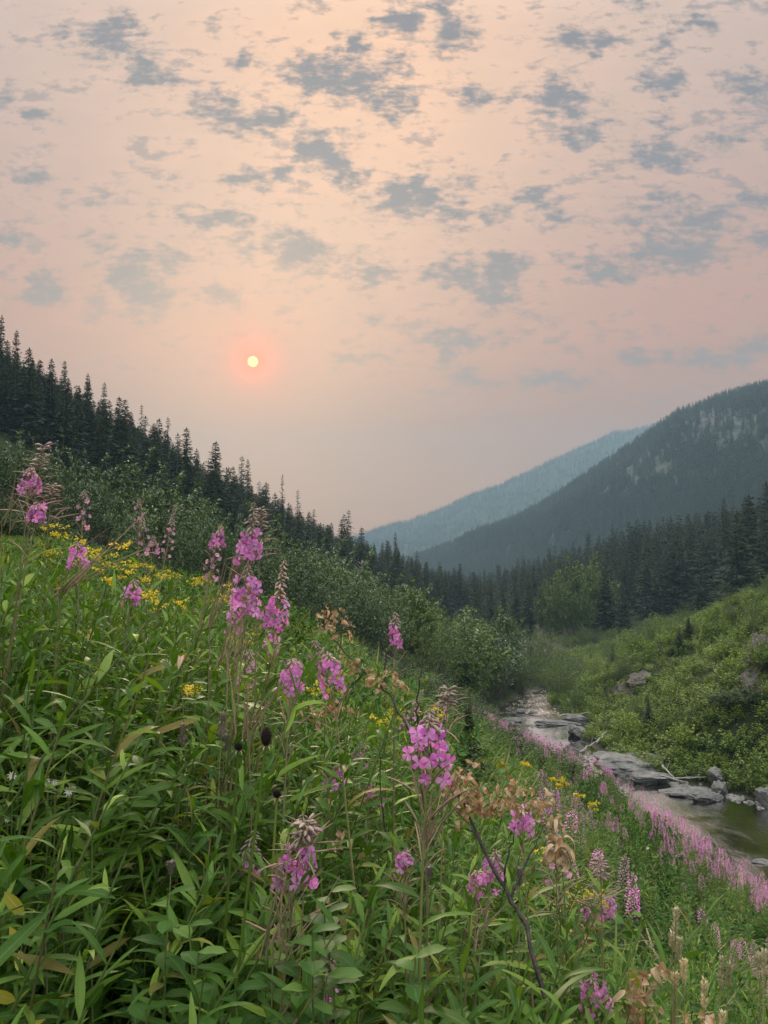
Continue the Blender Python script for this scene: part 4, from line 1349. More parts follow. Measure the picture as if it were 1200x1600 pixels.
rock_at(812, 1108, 57, (.5, .3, .2), 'wet stone breaking the riffle above the pool', 0, 19, .1, z=W0, name='rock')
rock_at(798, 1112, 56, (.3, .25, .16), 'small wet stone left of the larger one in the riffle', 0, 20, .1, z=W0, name='rock')
rock_at(832, 1110, 56.5, (.35, .3, .16), 'small wet stone right of the larger one in the riffle', 0, 21, .1, z=W0, name='rock')
rock_at(1190, 1310, 27.5, (.35, .2, .09), 'small flat stone in the shallow water at the right edge', 0, 22, .1, z=W0, name='rock')
for px, py, Yd, dm, sd, lab in ((1006, 1072, 50, (1.2, 1.2, 1.1), 41, 'jagged brown outcrop in the middle of the right slope'), (985, 1082, 49, (1.0, 1.2, 1.0), 42, 'smaller brown outcrop left of the jagged one'),
                                (1188, 1078, 42, (1.2, 1.2, 1.0), 43, 'brown outcrop near the right edge of the slope'), (1160, 1090, 42, (.9, 1.0, .8), 44, 'small outcrop left of the one at the right edge'),
                                (1194, 1022, 48, (1.1, 1.2, 1.5), 45, 'tall dark outcrop high on the slope at the right edge')):
    P_ = at(px, py, Yd)
    # slide along the view ray until it meets the slope
    for q in np.linspace(30, 75, 300):
        Pq = at(px, py, q)
        if Pq[2] < Hs(Pq[0], Pq[1]):
            P_ = Pq
            break
    o = link('cliff_outcrop', rock_mesh(sd, dm, 16, 4, 'cliff_outcrop', 'outcrop', .22), None, (P_[0], P_[1] + .5, P_[2] - .1))
    tag(o, lab, 'rock outcrop')

# gravel bar
n = 900
yy_ = rg.uniform(24, 38.5, n)
xx_ = river(yy_)[1] + rg.normal(.25, .38, n)
scatter_object('gravel', [rock_mesh(60 + k, (.10, .08, .055), 6, 1, 'pebble', 'pebble', .05) for k in range(4)],
               np.stack([xx_, yy_, np.maximum(H(xx_, yy_), WATER_Z - .03)], 1), rg.uniform(-.3, 6.28, (n, 3)) * np.array([.1, .1, 1]), rg.lognormal(-.1, .55, n), rg.integers(0, 4, n),
               'pale gravel and cobbles along the right bank of the river')


def stick(px0, py0, px1, py1, Yd0, Yd1, r0, label, seed=0, z0=None, twigs=3):
    a_, b_ = at(px0, py0, Yd0), at(px1, py1, Yd1)
    r_ = np.random.default_rng(seed)
    t_ = np.linspace(0, 1, 7)[:, None]
    pts = a_ * (1 - t_) + b_ * t_ + r_.normal(0, .03, (7, 3))
    base_ = a_.copy()
    g_ = Geo()
    V_, F_, U_ = tube(pts - base_, np.linspace(r0, r0 * .35, 7), 5)
    g_.add(V_, F_, .5, 0, U_)
    for _ in range(twigs):
        f = r_.uniform(.2, .8)
        p = a_ * (1 - f) + b_ * f - base_
        q = p + r_.normal(0, .25, 3) + np.array([0, 0, .15])
        V_, F_, U_ = tube(np.array([p, q]), [r0 * .4, r0 * .1], 4)
        g_.add(V_, F_, .5, 0, U_)
    o = link('driftwood', g_.mesh('driftwood', M['deadbark'], True), None, tuple(base_))
    return tag(o, label, 'driftwood')


stick(1018, 1208, 1072, 1222, 38.2, 36.5, .06, 'bleached driftwood log lying across the foot of the big slab', 1)
stick(1035, 1196, 1060, 1222, 38.5, 37, .05, 'thin pale driftwood branch leaning down over the log', 2)
stick(1030, 1216, 1102, 1214, 37.6, 36.8, .05, 'long thin driftwood stick pointing downstream', 3)
stick(905, 1176, 930, 1158, 44, 45, .07, 'pale driftwood stump leaning on the bank by the pool', 4)
stick(932, 1160, 948, 1142, 45, 46, .06, 'second pale piece of driftwood higher on the bank by the pool', 5)
stick(872, 1118, 925, 1114, 53, 53, .06, 'thin driftwood pole stranded on the ledge above the pool', 6)

# ------------------------------------------------------------------ plants of the flower slope
rg = np.random.default_rng(77)
LANCE = [leaf_template(6, .15, b, .25, .35, .9, wv_, b0) for b, wv_, b0 in ((.55, 0, 0), (.9, .01, -.1), (.25, .012, 0), (1.3, .01, -.2))]
LANCE_LO = [leaf_template(3, .17, .6, .2, .5, .9), leaf_template(3, .15, 1.0, .2, .5, .9)]
BROAD = [leaf_template(5, .62, b, .18, .42, .55, .02) for b in (.35, .8)]
OVAL = [leaf_template(4, .5, .5, .2, .45, .7)]
BLADE = [leaf_template(6, .035, b, .4, .3, 1.2) for b in (.7, 1.5)]
GA = 2.39996


def stem_curve(h, lean=(0, 0), n=7, bow=0.0, seed=0):
    t_ = np.linspace(0, 1, n)
    x_ = lean[0] * t_ ** 1.6 + bow * np.sin(t_ * math.pi) * .5
    y_ = lean[1] * t_ ** 1.6 + bow * np.sin(t_ * math.pi) * .3
    return np.stack([x_, y_, h * t_], 1)


def along(c, t):
    k = np.linspace(0, 1, len(c))
    return np.stack([np.interp(t, k, c[:, q]) for q in range(3)], -1)


def leafy(seed, h, nleaf, L, w_templ, lean=(0, 0), t0=.12, t1=1.0, rise=.55, r=.003, tuft=True, curve=None, phase=None):
    """placements of leaves along a stem: (positions, 3x3, template number, random)"""
    r_ = np.random.default_rng(seed)
    c = stem_curve(h, lean, bow=r_.normal(0, .05) * h) if curve is None else curve
    t_ = t0 + (t1 - t0) * (np.arange(nleaf) + r_.uniform(0, .5, nleaf)) / nleaf
    p = along(c, t_)
    a = (phase if phase is not None else r_.uniform(0, 6.28)) + np.arange(nleaf) * GA + r_.normal(0, .25, nleaf)
    f = (t_ - t0) / (t1 - t0)
    e = rise * (.25 + .9 * f) + r_.normal(0, .16, nleaf)
    if tuft:
        e = e + .45 * np.clip((f - .8) * 5, 0, 1)
    d = np.stack([np.cos(a) * np.cos(e), np.sin(a) * np.cos(e), np.sin(e)], 1)
    ln = L * (.65 + .5 * np.sin(np.clip(f * 1.15, 0, 1) * math.pi * .85)) * r_.uniform(.8, 1.15, nleaf)
    if tuft:
        ln = ln * (1 - .45 * np.clip((f - .75) * 4, 0, 1))
    m3 = frames(d, (0, 0, 1), ln, r_.normal(0, .35, nleaf))
    return c, p, m3, r_.integers(0, len(w_templ), nleaf), r_.uniform(0, 1, nleaf)


def shoot_geo(seed, h, nleaf, L, templ, **kw):
    c, p, m3, k, rn = leafy(seed, h, nleaf, L, templ, **kw)
    st, fo = Geo(), Geo()
    r0 = kw.get('r', .003)
    V_, F_, U_ = tube(c, np.linspace(r0, r0 * .4, len(c)), 4)
    st.add(V_, F_, .5, 0, U_)
    for q in range(len(templ)):
        m_ = k == q
        fo.stamp(templ[q], p[m_], m3[m_], rn[m_])
    return st, fo


# source meshes
def grass_geo(seed, h=.55, nb=26, spread=.12, templ=BLADE):
    r_ = np.random.default_rng(seed)
    fo = Geo()
    a = r_.uniform(0, 6.28, nb)
    e = r_.uniform(.75, 1.45, nb)
    d = np.stack([np.cos(a) * np.cos(e), np.sin(a) * np.cos(e), np.sin(e)], 1)
    p = np.stack([r_.normal(0, spread * .4, nb), r_.normal(0, spread * .4, nb), np.zeros(nb)], 1)
    k = r_.integers(0, len(templ), nb)
    ln = h * r_.uniform(.6, 1.25, nb)
    m3 = frames(d, (0, 0, 1), ln)
    rn = r_.uniform(0, 1, nb)
    for q in range(len(templ)):
        m_ = k == q
        fo.stamp(templ[q], p[m_], m3[m_], rn[m_])
    return fo


def herb_geo(seed, h=.45, nst=7, per=9, L=.075, templ=BROAD, spread=.16):
    r_ = np.random.default_rng(seed)
    st, fo = Geo(), Geo()
    for k in range(nst):
        a = r_.uniform(0, 6.28)
        hh = h * r_.uniform(.6, 1.1)
        ln = r_.uniform(.1, .6) * hh
        c, p, m3, kk, rn = leafy(int(r_.integers(1e6)), hh, per, L, templ, lean=(math.cos(a) * ln, math.sin(a) * ln), t0=.25, rise=.25, tuft=False)
        off = np.array([r_.normal(0, spread * .4), r_.normal(0, spread * .4), 0])
        V_, F_, U_ = tube(c + off, np.linspace(.0022, .001, len(c)), 3)
        st.add(V_, F_, .5, 0, U_)
        for q in range(len(templ)):
            m_ = kk == q
            fo.stamp(templ[q], p[m_] + off, m3[m_], rn[m_])
    return st, fo


LAT = [M['stem'], M['lance'], M['broad'], M['grass'], M['goldleaf'], M['straw']]
SHOOT_LO = []
for k in range(5):
    s_, f_ = shoot_geo(300 + k, .85, 42, .10, LANCE_LO, t0=.15, lean=(rg.normal(0, .08), rg.normal(0, .08)), rise=.6)
    SHOOT_LO.append(merge([(s_, 0), (f_, 1)], 'leafy_shoot', LAT))
GOLD_LO = []
for k in range(3):
    s_, f_ = shoot_geo(320 + k, .7, 46, .075, LANCE_LO, t0=.15, lean=(rg.normal(0, .08), rg.normal(0, .08)), rise=.5)
    GOLD_LO.append(merge([(s_, 0), (f_, 4)], 'gold_leaf_shoot', LAT))
HERB = []
for k in range(5):
    s_, f_ = herb_geo(340 + k, .5, 7, 9, [.07, .055, .085, .05, .07][k], BROAD if k < 3 else OVAL)
    HERB.append(merge([(s_, 0), (f_, 2)], 'broadleaf_herb', LAT))
GRASS = [merge([(grass_geo(360 + k), 3)], 'grass_tuft', LAT) for k in range(4)]
DRYG = [merge([(grass_geo(370 + k, .6, 12), 5)], 'dry_grass_tuft', LAT) for k in range(2)]
HI = []
for k in range(5):
    s_, f_ = shoot_geo(380 + k, .85, 38, .10, LANCE, t0=.12, lean=(rg.normal(0, .1), rg.normal(0, .1)), rise=.55)
    HI.append(merge([(s_, 0), (f_, 1)], 'leafy_shoot', LAT))

# flowering fireweed stems: where the head shows in the photograph, how far away, what it looks like
HERO = [
 (40, 742, 1.75, 'upper of two bright pink fireweed heads at the left edge above the goldenrod', dict(nfl=13, zone=.045, buds=.02, pods=14, podzone=.10, fw=.030)),
 (50, 790, 1.70, 'lower of two bright pink fireweed heads at the left edge', dict(nfl=12, zone=.030, buds=.012, pods=8, fw=.030)),
 (122, 857, 2.1, 'small pink fireweed head in front of the yellow goldenrod on the left', dict(nfl=11, zone=.045, buds=.02, pods=6, fw=.034)),
 (207, 916, 2.1, 'low pink fireweed head right of the goldenrod patch', dict(nfl=11, zone=.04, buds=.02, pods=8, fw=.032)),
 (240, 850, 3.0, 'small faded pink fireweed head above the yellow goldenrod', dict(nfl=8, zone=.05, buds=.03, pods=8, pale=True)),
 (336, 835, 2.4, 'small pink fireweed head left of the biggest upper one', dict(nfl=10, zone=.04, buds=.03, pods=8, fw=.034)),
 (388, 842, 1.75, 'big pink fireweed head with a tall grey bud tip over the dark bushes', dict(nfl=18, zone=.062, buds=.075, pods=18, podzone=.16, fw=.034)),
 (380, 918, 1.65, 'widest pink fireweed head in the middle of the upper group', dict(nfl=24, zone=.075, buds=.03, pods=14, fw=.034, spread=1.35)),
 (432, 944, 1.7, 'pink fireweed head with a spire of pale buds right of the widest one', dict(nfl=16, zone=.060, buds=.09, pods=12, fw=.034)),
 (370, 962, 2.1, 'loose pink fireweed head just below the widest one', dict(nfl=8, zone=.045, buds=.01, pods=8, fw=.032)),
 (428, 996, 2.3, 'small pink fireweed head under the spired one', dict(nfl=7, zone=.05, buds=.02, pods=6, fw=.034)),
 (455, 1043, 1.6, 'round pink fireweed head in the centre of the slope', dict(nfl=16, zone=.048, buds=.015, pods=20, podzone=.16, podlen=.07, fw=.032)),
 (521, 1040, 1.6, 'upright pink fireweed head below the withered branch tip', dict(nfl=14, zone=.062, buds=.02, pods=12, fw=.030)),
 (497, 1015, 2.3, 'small faded pink head beside the upright one under the withered leaves', dict(nfl=6, zone=.06, buds=.02, pods=6, pale=True)),
 (383, 1036, 2.2, 'narrow faded pink spike left of the round central head', dict(nfl=7, zone=.08, buds=.02, pods=6, pale=True)),
 (618, 980, 1.9, 'lone slim dark pink fireweed spike standing against the dark bushes', dict(nfl=10, zone=.045, buds=.035, pods=8, podzone=.09, fw=.026, spread=.7)),
 (672, 1146, 1.15, 'large bright pink fireweed head in front of the small dark fir', dict(nfl=18, zone=.055, buds=.03, pods=18, podzone=.16, podlen=.075, fw=.032, spread=1.3, lean=.05)),
 (525, 1203, 1.75, 'pink fireweed head on a thin stem left of the withered branch', dict(nfl=11, zone=.050, buds=.02, pods=12, podzone=.13, fw=.030)),
 (463, 1335, 1.15, 'large pink fireweed head with tangled tan pods below it, low in the centre left', dict(nfl=18, zone=.058, buds=.05, pods=22, podzone=.13, podlen=.075, fw=.032, spread=1.15, lean=.07)),
 (366, 1340, 1.45, 'sparse pink fireweed with a few scattered flowers left of the large low head', dict(nfl=3, zone=.035, buds=.05, pods=9, fw=.026)),
 (396, 1338, 1.5, 'sparse pink fireweed with two drooping flowers beside the large low head', dict(nfl=3, zone=.03, buds=.03, pods=6, fw=.024)),
 (632, 1326, 1.35, 'pink fireweed crown over a fishbone of bare tan pods', dict(nfl=9, zone=.018, buds=.008, pods=30, podzone=.10, podlen=.045, fw=.024, lean=0.0)),
 (768, 1348, 1.45, 'pink fireweed head beside the lower dark twig', dict(nfl=9, zone=.045, buds=.02, pods=12, fw=.028)),
 (746, 1362, 1.5, 'fading lilac fireweed flowers drooping left of the lower dark twig', dict(nfl=4, zone=.03, buds=.01, pods=10, fw=.026)),
 (818, 1268, 1.7, 'pink fireweed head half hidden among withered tan leaves', dict(nfl=13, zone=.04, buds=.01, pods=6, fw=.030, spread=1.2)),
 (505, 1520, 1.2, 'small pink fireweed with few flowers near the bottom edge', dict(nfl=5, zone=.05, buds=.04, pods=4, fw=.024)),
 (928, 1538, 1.6, 'open pink fireweed head near the bottom right above the grass heads', dict(nfl=13, zone=.055, buds=.01, pods=4, fw=.030, spread=1.2, lean=-.08)),
 (943, 1408, 2.0, 'bright pink fireweed head beside the lower goldenrod', dict(nfl=8, zone=.055, buds=.02, pods=6, fw=.030, spread=.7)),
 (918, 1414, 2.0, 'pink fireweed head between withered leaves and lower goldenrod', dict(nfl=6, zone=.03, buds=.02, pods=6, fw=.030)),
 (563, 1170, 2.5, 'faded small pink head deep in the green left of the dark twig', dict(nfl=7, zone=.05, buds=.02, pods=6, pale=True)),
 (650, 1115, 3.4, 'pale pink seeding spike behind the large bright head', dict(nfl=10, zone=.13, buds=.06, pods=10, pale=True)),
 (690, 1110, 3.2, 'second pale pink seeding spike behind the large bright head', dict(nfl=12, zone=.14, buds=.05, pods=10, pale=True)),
 (130, 792, 3.0, 'faded tan pink spike rising above the goldenrod', dict(nfl=8, zone=.12, buds=.03, pods=22, podzone=.2, pale=True)),
 (222, 838, 3.4, 'thin pink brown seeding spike in front of the low sapling', dict(nfl=6, zone=.12, buds=.06, pods=16, podzone=.2, pale=True)),
 (268, 840, 3.6, 'tall pinkish bud spike right of the thin seeding one', dict(nfl=10, zone=.16, buds=.10, pods=12, podzone=.2, pale=True)),
 (335, 872, 2.8, 'hazy pink seeding spike left of the widest pink head', dict(nfl=10, zone=.12, buds=.03, pods=14, pale=True)),
 (218, 742 + 60, 3.8, 'faded spike behind the goldenrod tips', dict(nfl=5, zone=.10, buds=.05, pods=14, pale=True)),
 (870, 1335, 1.9, 'grey pink gone-to-seed spike below the fanned withered leaves', dict(nfl=5, zone=.10, buds=.03, pods=22, podzone=.16, pale=True)),
 (590, 1238, 2.0, 'tiny lilac flower tuft in the deep green at the centre', dict(nfl=4, zone=.02, buds=.0, pods=2, fw=.022)),
 (573, 1222, 1.9, 'little lilac flower tuft left of the other in the deep green', dict(nfl=4, zone=.02, buds=.0, pods=2, fw=.02)),
]
GR = [(76, 818, 2.6, 'leftmost goldenrod plume beside the lower pink head'), (96, 826, 2.5, 'bright goldenrod plume second from the left'), (72, 850, 2.4, 'low goldenrod plume under the leftmost one'),
      (130, 842, 2.8, 'small goldenrod plume left of the wide bright one'), (158, 862, 2.3, 'wide bright goldenrod plume right of the small pink head'), (166, 888, 2.3, 'goldenrod plume below the wide bright one'),
      (142, 858, 2.5, 'goldenrod plume touching the small pink head'), (190, 846, 2.9, 'slim goldenrod plume in the middle of the patch'), (198, 884, 2.6, 'goldenrod plume right of the middle of the patch'),
      (207, 870, 2.8, 'faint goldenrod plume at the right of the patch'), (240, 884, 2.5, 'goldenrod plume under the faded pink head'), (262, 886, 2.7, 'small orange yellow plume at the end of the patch'),
      (318, 892, 2.9, 'tiny goldenrod plume left of the widest pink head'), (385, 988, 2.2, 'single yellow plume below the widest pink head'), (232, 905, 2.2, 'yellow brown plume above the low pink head'),
      (250, 925, 2.1, 'ochre plume right of the low pink head'), (600, 1108, 2.1, 'yellow flower beside the dark branch'), (508, 1063, 1.9, 'yellow flower tucked under the upright pink head'),
      (680, 1102, 2.6, 'yellow flower above the large bright pink head'), (305, 1062, 1.9, 'dull yellow flower on the left of the middle slope'),
      (868, 1219, 6.5, 'brightest yellow clump on the lower slope above the withered leaves'), (880, 1222, 6.6, 'yellow plume right of the brightest clump'), (904, 1242, 6.2, 'small yellow plume on the lower slope'), (926, 1256, 6.0, 'tiny yellow plume farther right on the lower slope'),
      (820, 1192, 7.5, 'yellow green plume high on the lower slope'), (784, 1190, 7.8, 'small yellow plume near the fir'), (850, 1320, 3.0, 'yellow plume under the fanned withered leaves'),
      (890, 1388, 2.3, 'large lower goldenrod plume left of the bright pink head'), (905, 1396, 2.2, 'lower goldenrod plume touching the withered leaves'), (935, 1392, 2.2, 'orange yellow plume behind the bright pink head'), (882, 1420, 2.4, 'low goldenrod plume by the withered leaves')]

# canopy: how high the slope's growth reaches as seen from the path (pixels of the photograph)
CAN_X = [-400, 0, 100, 200, 300, 400, 480, 560, 620, 680, 760, 800, 900, 1000, 1100, 1200, 1500]
CAN_Y = [800, 835, 840, 870, 890, 925, 960, 1005, 1050, 1110, 1128, 1155, 1195, 1245, 1325, 1400, 1600]
NEAR_Y = [790, 880, 900, 950, 985, 1040, 1080, 1130, 1190, 1260, 1370, 1410, 1500, 1580, 1650, 1720, 1900]


OPEN_TO_VIEW = [(q[0], q[1] + (14 if q[2] < 1.3 else 0), q[2]) for q in HERO] + [(q[0], q[1] - 15, q[2]) for q in GR if q[2] < 5] + [
 (416, 1145, 1.15), (373, 1155, 1.3), (433, 1235, 1.3), (347, 1105, 1.5), (286, 1125, 1.6), (715, 1230, 1.38), (735, 1250, 1.38), (790, 1245, 1.36), (838, 1255, 1.38), (872, 1310, 1.6), (1000, 1530, 1.45), (1082, 1575, 1.3),
 (903, 1430, 1.9), (743, 1300, 1.36), (770, 1353, 1.32), (797, 1407, 1.28), (1056, 1420, 1.35), (1068, 1490, 1.3), (1128, 1490, 1.4), (1190, 1480, 1.4), (1100, 1520, 1.3), (670, 1338, 1.35), (640, 1380, 1.35), (510, 985, 1.68), (550, 1040, 1.6),
 (600, 1080, 1.58), (645, 1150, 1.5), (683, 1195, 1.44), (655, 1100, 1.46), (38, 1440, 1.05), (20, 1212, 1.35), (110, 1236, 1.35), (850, 1450, 9), (950, 1440, 9), (1050, 1400, 9), (1150, 1420, 9), (1180, 1500, 9), (1000, 1470, 9), (715, 1150, 7.1), (740, 1158, 7.1), (762, 1150, 7.1)]


def canopy_limit(x, y, soft=None):
    """highest z that plants at (x, y) reach"""
    P_ = np.stack([x, y, np.zeros(np.shape(x))], -1)
    px_ = 600 + F * x / np.maximum(y * cp, .05)
    c1, c2 = np.interp(px_, CAN_X, CAN_Y), np.interp(px_, CAN_X, NEAR_Y)
    d = np.hypot(x, y)
    k = np.clip((d - 2.0) / 4.5, 0, 1)
    pyl = c2 * (1 - k) + c1 * k
    # growth in front of the flower heads stays lower than they are
    for hx, hy, hd in OPEN_TO_VIEW:
        half = 34 + 75 / np.maximum(d, .6)
        m_ = (np.abs(px_ - hx) < half) & (d < hd + .12)
        pyl = np.where(m_, np.maximum(pyl, hy + 48), pyl)
    v = (800 - pyl) / F
    return y * (sp + v * cp) / (cp - v * sp)


def slope_points(n, rmin, rmax, rg_, power=1.0):
    a = rg_.uniform(R(-36), R(36), n)
    r_ = (rmin ** (2 * power) + rg_.uniform(0, 1, n) * (rmax ** (2 * power) - rmin ** (2 * power))) ** (.5 / power)
    x, y = np.sin(a) * r_, np.cos(a) * r_
    return x, y


def slope_scatter(name, sources, n, rmin, rmax, hsrc, hrange, label, seed, cut=None, power=1.0, tilt=.14, minh=.16, over=0.0):
    rg_ = np.random.default_rng(seed)
    x, y = slope_points(n, rmin, rmax, rg_, power)
    xl_ = river(y)[0]
    k_ = x < xl_ - .3
    if cut is not None:
        k_ &= cut(x, y, rg_)
    x, y = x[k_], y[k_]
    z = H(x, y)
    lim = canopy_limit(x, y) + over
    h_ = np.minimum(rg_.uniform(*hrange, len(x)), np.where(np.hypot(x, y) < 40, lim - z, 9))
    k_ = h_ > minh
    x, y, z, h_ = x[k_], y[k_], z[k_], h_[k_]
    n_ = len(x)
    s_ = h_ / hsrc
    w_ = np.clip(s_ ** .6, .55, 1.3)
    print(name, n_)
    # stems on a slope bow a little downhill
    return scatter_object(name, sources, np.stack([x, y, z - .02], 1), np.stack([rg_.normal(0, tilt, n_), rg_.normal(.10, tilt, n_), rg_.uniform(0, 6.28, n_)], 1),
                          np.stack([w_, w_, s_], 1), rg_.integers(0, len(sources), n_), label)


goldzone = lambda x, y, r_: (vnoise(x, y, 2.2, 12) + np.where((x < -.35) & (y > 1.6) & (y < 9), .8, -.2) + r_.normal(0, .25, len(x))) > .35
slope_scatter('leafy_undergrowth', HI, 2300, 1.0, 4.2, .85, (.7, 1.4), 'close mass of narrow leaved green shoots filling the near slope', 401, over=-.02)
slope_scatter('leafy_undergrowth', SHOOT_LO, 9000, 3.8, 42, .85, (.6, 1.0), 'mass of narrow leaved green shoots covering the slope down to the river', 402, power=.62)
slope_scatter('goldenrod_undergrowth', GOLD_LO, 4000, 1.6, 12, .7, (.5, .9), 'yellow green fine leaved goldenrod growth on the left of the slope', 403, cut=goldzone, power=.7)
slope_scatter('broadleaf_undergrowth', HERB, 2600, .6, 6, .5, (.3, .8), 'low broad leaved herbs in the shade between the shoots', 404, power=.7)
slope_scatter('broadleaf_undergrowth', HERB, 2500, 6, 36, .5, (.4, .8), 'broad leaved herbs and low growth farther down the slope', 405, power=.7)
slope_scatter('grass', GRASS, 1500, .8, 9, .55, (.4, .85), 'loose green grass among the flower stems', 406, power=.7)
slope_scatter('dry_grass', DRYG, 260, 1.2, 9, .6, (.5, .9), 'straw coloured dry grass blades among the flower stems', 407, power=.7, over=.05)


CLUMP = []
for k in range(3):
    s_, f_ = shrub(seed=480 + k, Ht=.8, W=1.0, stems=24, leaves=1900, ls=.05, lw=.5, spiky=.5)
    CLUMP.append(merge([(s_, 0), (f_, 2)], 'low_shrub', LAT))
slope_scatter('low_shrubs', CLUMP, 420, 4.5, 34, .8, (.6, 1.15), 'dark leafy clumps among the shoots on the lower slope', 408, cut=lambda x, y, r_: vnoise(x, y, 2.6, 31) > .1, power=.7, over=-.05)

# ground plants of the far banks
def bank_scatter(name, sources, n, xr_fn, yr, hsrc, hr, label, seed):
    rg_ = np.random.default_rng(seed)
    y = yr[0] + (yr[1] - yr[0]) * rg_.uniform(0, 1, n) ** 1.3
    a_, b_ = xr_fn(y)
    x = a_ + (b_ - a_) * rg_.uniform(0, 1, n)
    z = H(x, y)
    p_ = to_px(np.stack([x, y, z], 1))
    k_ = (p_[:, 0] > -80) & (p_[:, 0] < 1520) & ~((name == 'hill_undergrowth') & (p_[:, 0] > 760) & (y > 36) & (y < 58))
    x, y, z = x[k_], y[k_], z[k_]
    h_ = rg_.uniform(*hr, len(x))
    s_ = h_ / hsrc
    n_ = len(x)
    return scatter_object(name, sources, np.stack([x, y, z - .03], 1), np.stack([rg_.normal(0, .15, n_), rg_.normal(0, .15, n_), rg_.uniform(0, 6.28, n_)], 1), s_, rg_.integers(0, len(sources), n_), label)


SL_H = []
for k in range(4):
    s_, f_ = herb_geo(440 + k, .9, 9, 10, .15, [leaf_cheap(.75, .2, .15)], .5)
    SL_H.append(merge([(s_, 0), (f_, 1)], 'thimbleberry', [M['stem'], M['slopeleaf']]))
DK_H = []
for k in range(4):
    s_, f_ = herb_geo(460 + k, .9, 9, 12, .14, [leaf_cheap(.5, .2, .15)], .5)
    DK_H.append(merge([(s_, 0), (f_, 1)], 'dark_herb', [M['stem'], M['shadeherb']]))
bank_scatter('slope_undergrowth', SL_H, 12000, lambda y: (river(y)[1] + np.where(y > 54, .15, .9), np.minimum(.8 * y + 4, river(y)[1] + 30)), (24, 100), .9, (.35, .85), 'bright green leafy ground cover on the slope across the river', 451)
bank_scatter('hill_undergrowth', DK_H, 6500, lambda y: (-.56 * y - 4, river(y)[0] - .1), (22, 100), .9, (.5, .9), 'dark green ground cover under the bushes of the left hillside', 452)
bank_scatter('bank_grass', GRASS, 900, lambda y: (river(y)[0] - 1.3, river(y)[0] + .1), (12, 50), .55, (.5, 1.0), 'pale green grass on the water edge below the pink flowers', 453)

# ------------------------------------------------------------------ the single plants near the viewer
rg = np.random.default_rng(123)


def mesh_of(T, name, mat, smooth=True):
    g_ = Geo()
    g_.add(T[0], T[1], .5, 0, T[2])
    return g_.mesh(name, mat, smooth)


LEAF_ME = [mesh_of(T, 'leaf', M['lance']) for T in LANCE] + [mesh_of(leaf_template(6, .21, .7, .22, .35, .8, .012), 'leaf', M['lance'])]
GOLDLEAF_ME = [mesh_of(T, 'leaf', M['goldleaf']) for T in LANCE[:2]]
BROAD_ME = [mesh_of(T, 'leaf', M['broad']) for T in BROAD]
YEL_ME = [mesh_of(leaf_template(5, .42, b, .2, .42, .6), 'leaf', M['yellowleaf']) for b in (.2, .6)]
curl = []
for b, w_ in ((3.2, .38), (2.2, .30), (4.4, .42), (1.6, .26)):
    curl.append(leaf_template(8, w_, b, .9, .4, .6, .04, .3))
DRY_ME = [mesh_of(T, 'withered_leaf', M['dryleaf']) for T in curl]


def flower_mesh(seed, pet='petal', openness=1.0):
    """a four petalled fireweed flower facing +Y, about one unit across"""
    r_ = np.random.default_rng(seed)
    g_ = Geo()
    for k in range(4):
        a = k * math.pi / 2 + math.pi / 4 + r_.normal(0, .16)
        t_ = np.linspace(0, 1, 4)
        wd = np.array([.04, .13, .20, .10]) * r_.uniform(.85, 1.15)
        out = np.array([.03, .22, .42, .54]) * openness
        fwd = np.array([0, .10, .12, .06 + r_.uniform(-.1, .1)]) + (1 - openness) * t_ * .5
        V_ = []
        for q in range(4):
            cx_, cz_ = math.cos(a), math.sin(a)
            px_, pz_ = -math.sin(a), math.cos(a)
            for sd in (-1, 0, 1):
                V_.append((cx_ * out[q] + px_ * wd[q] * sd, fwd[q] + abs(sd) * .03, cz_ * out[q] + pz_ * wd[q] * sd))
        Fq_ = []
        for q in range(3):
            b = q * 3
            Fq_ += [(b, b + 1, b + 4, b + 3), (b + 1, b + 2, b + 5, b + 4)]
        g_.add(np.array(V_), np.array(Fq_), r_.uniform(0, 1), 0)
    for k in range(4):
        a = k * math.pi / 2 + r_.normal(0, .1)
        c, s = math.cos(a), math.sin(a)
        V_ = np.array([(0, 0, 0), (c * .22 - s * .028, .02, s * .22 + c * .028), (c * .52, -.02, s * .52), (c * .22 + s * .028, .02, s * .22 - c * .028)])
        g_.add(V_, [(0, 1, 2, 3)], .5, 1)
    for k in range(6):
        d = unit(np.array([r_.normal(0, .3), 1, r_.normal(-.25, .3)]))
        V_, F_, U_ = tube(np.array([(0, 0, 0), d * .2, d * .42]), [.010, .009, .02], 3)
        g_.add(V_, F_, .5, 2, U_)
    V_, F_, U_ = tube(np.array([(0, -.62, -.12), (0, -.3, -.04), (0, 0, 0)]), [.022, .03, .035], 4)
    g_.add(V_, F_, .5, 1, U_)
    return g_.mesh('flower', [M[pet], M['sepal'], M['white']], True)


FLOWER_ME = [flower_mesh(500 + k, 'petal', o) for k, o in enumerate((1.0, .95, .8, 1.0, .6))]
PALEFL_ME = [flower_mesh(520 + k, 'palepetal', o) for k, o in enumerate((.8, .6))]


def pod_mesh(seed, mat='pod'):
    r_ = np.random.default_rng(seed)
    t_ = np.linspace(0, 1, 6)
    c = np.stack([np.zeros(6), t_, .16 * np.sin(t_ * 2.2) * r_.uniform(-.4, 1.2)], 1)
    V_, F_, U_ = tube(c, np.array([.010, .012, .022, .024, .018, .006]), 4)
    g_ = Geo()
    g_.add(V_, F_, .5, 0, U_)
    return g_.mesh('seed_pod', M[mat], True)


POD_ME = [pod_mesh(540 + k) for k in range(3)]


def bud_geo(L=.035):
    t_ = np.linspace(0, 1, 5)
    c = np.stack([np.zeros(5), t_ * L, -.35 * L * t_ ** 2], 1)
    V_, F_, U_ = tube(c, np.array([.0006, .0008, .0026, .0032, .0004]) * (L / .02), 4)
    return V_, F_, U_


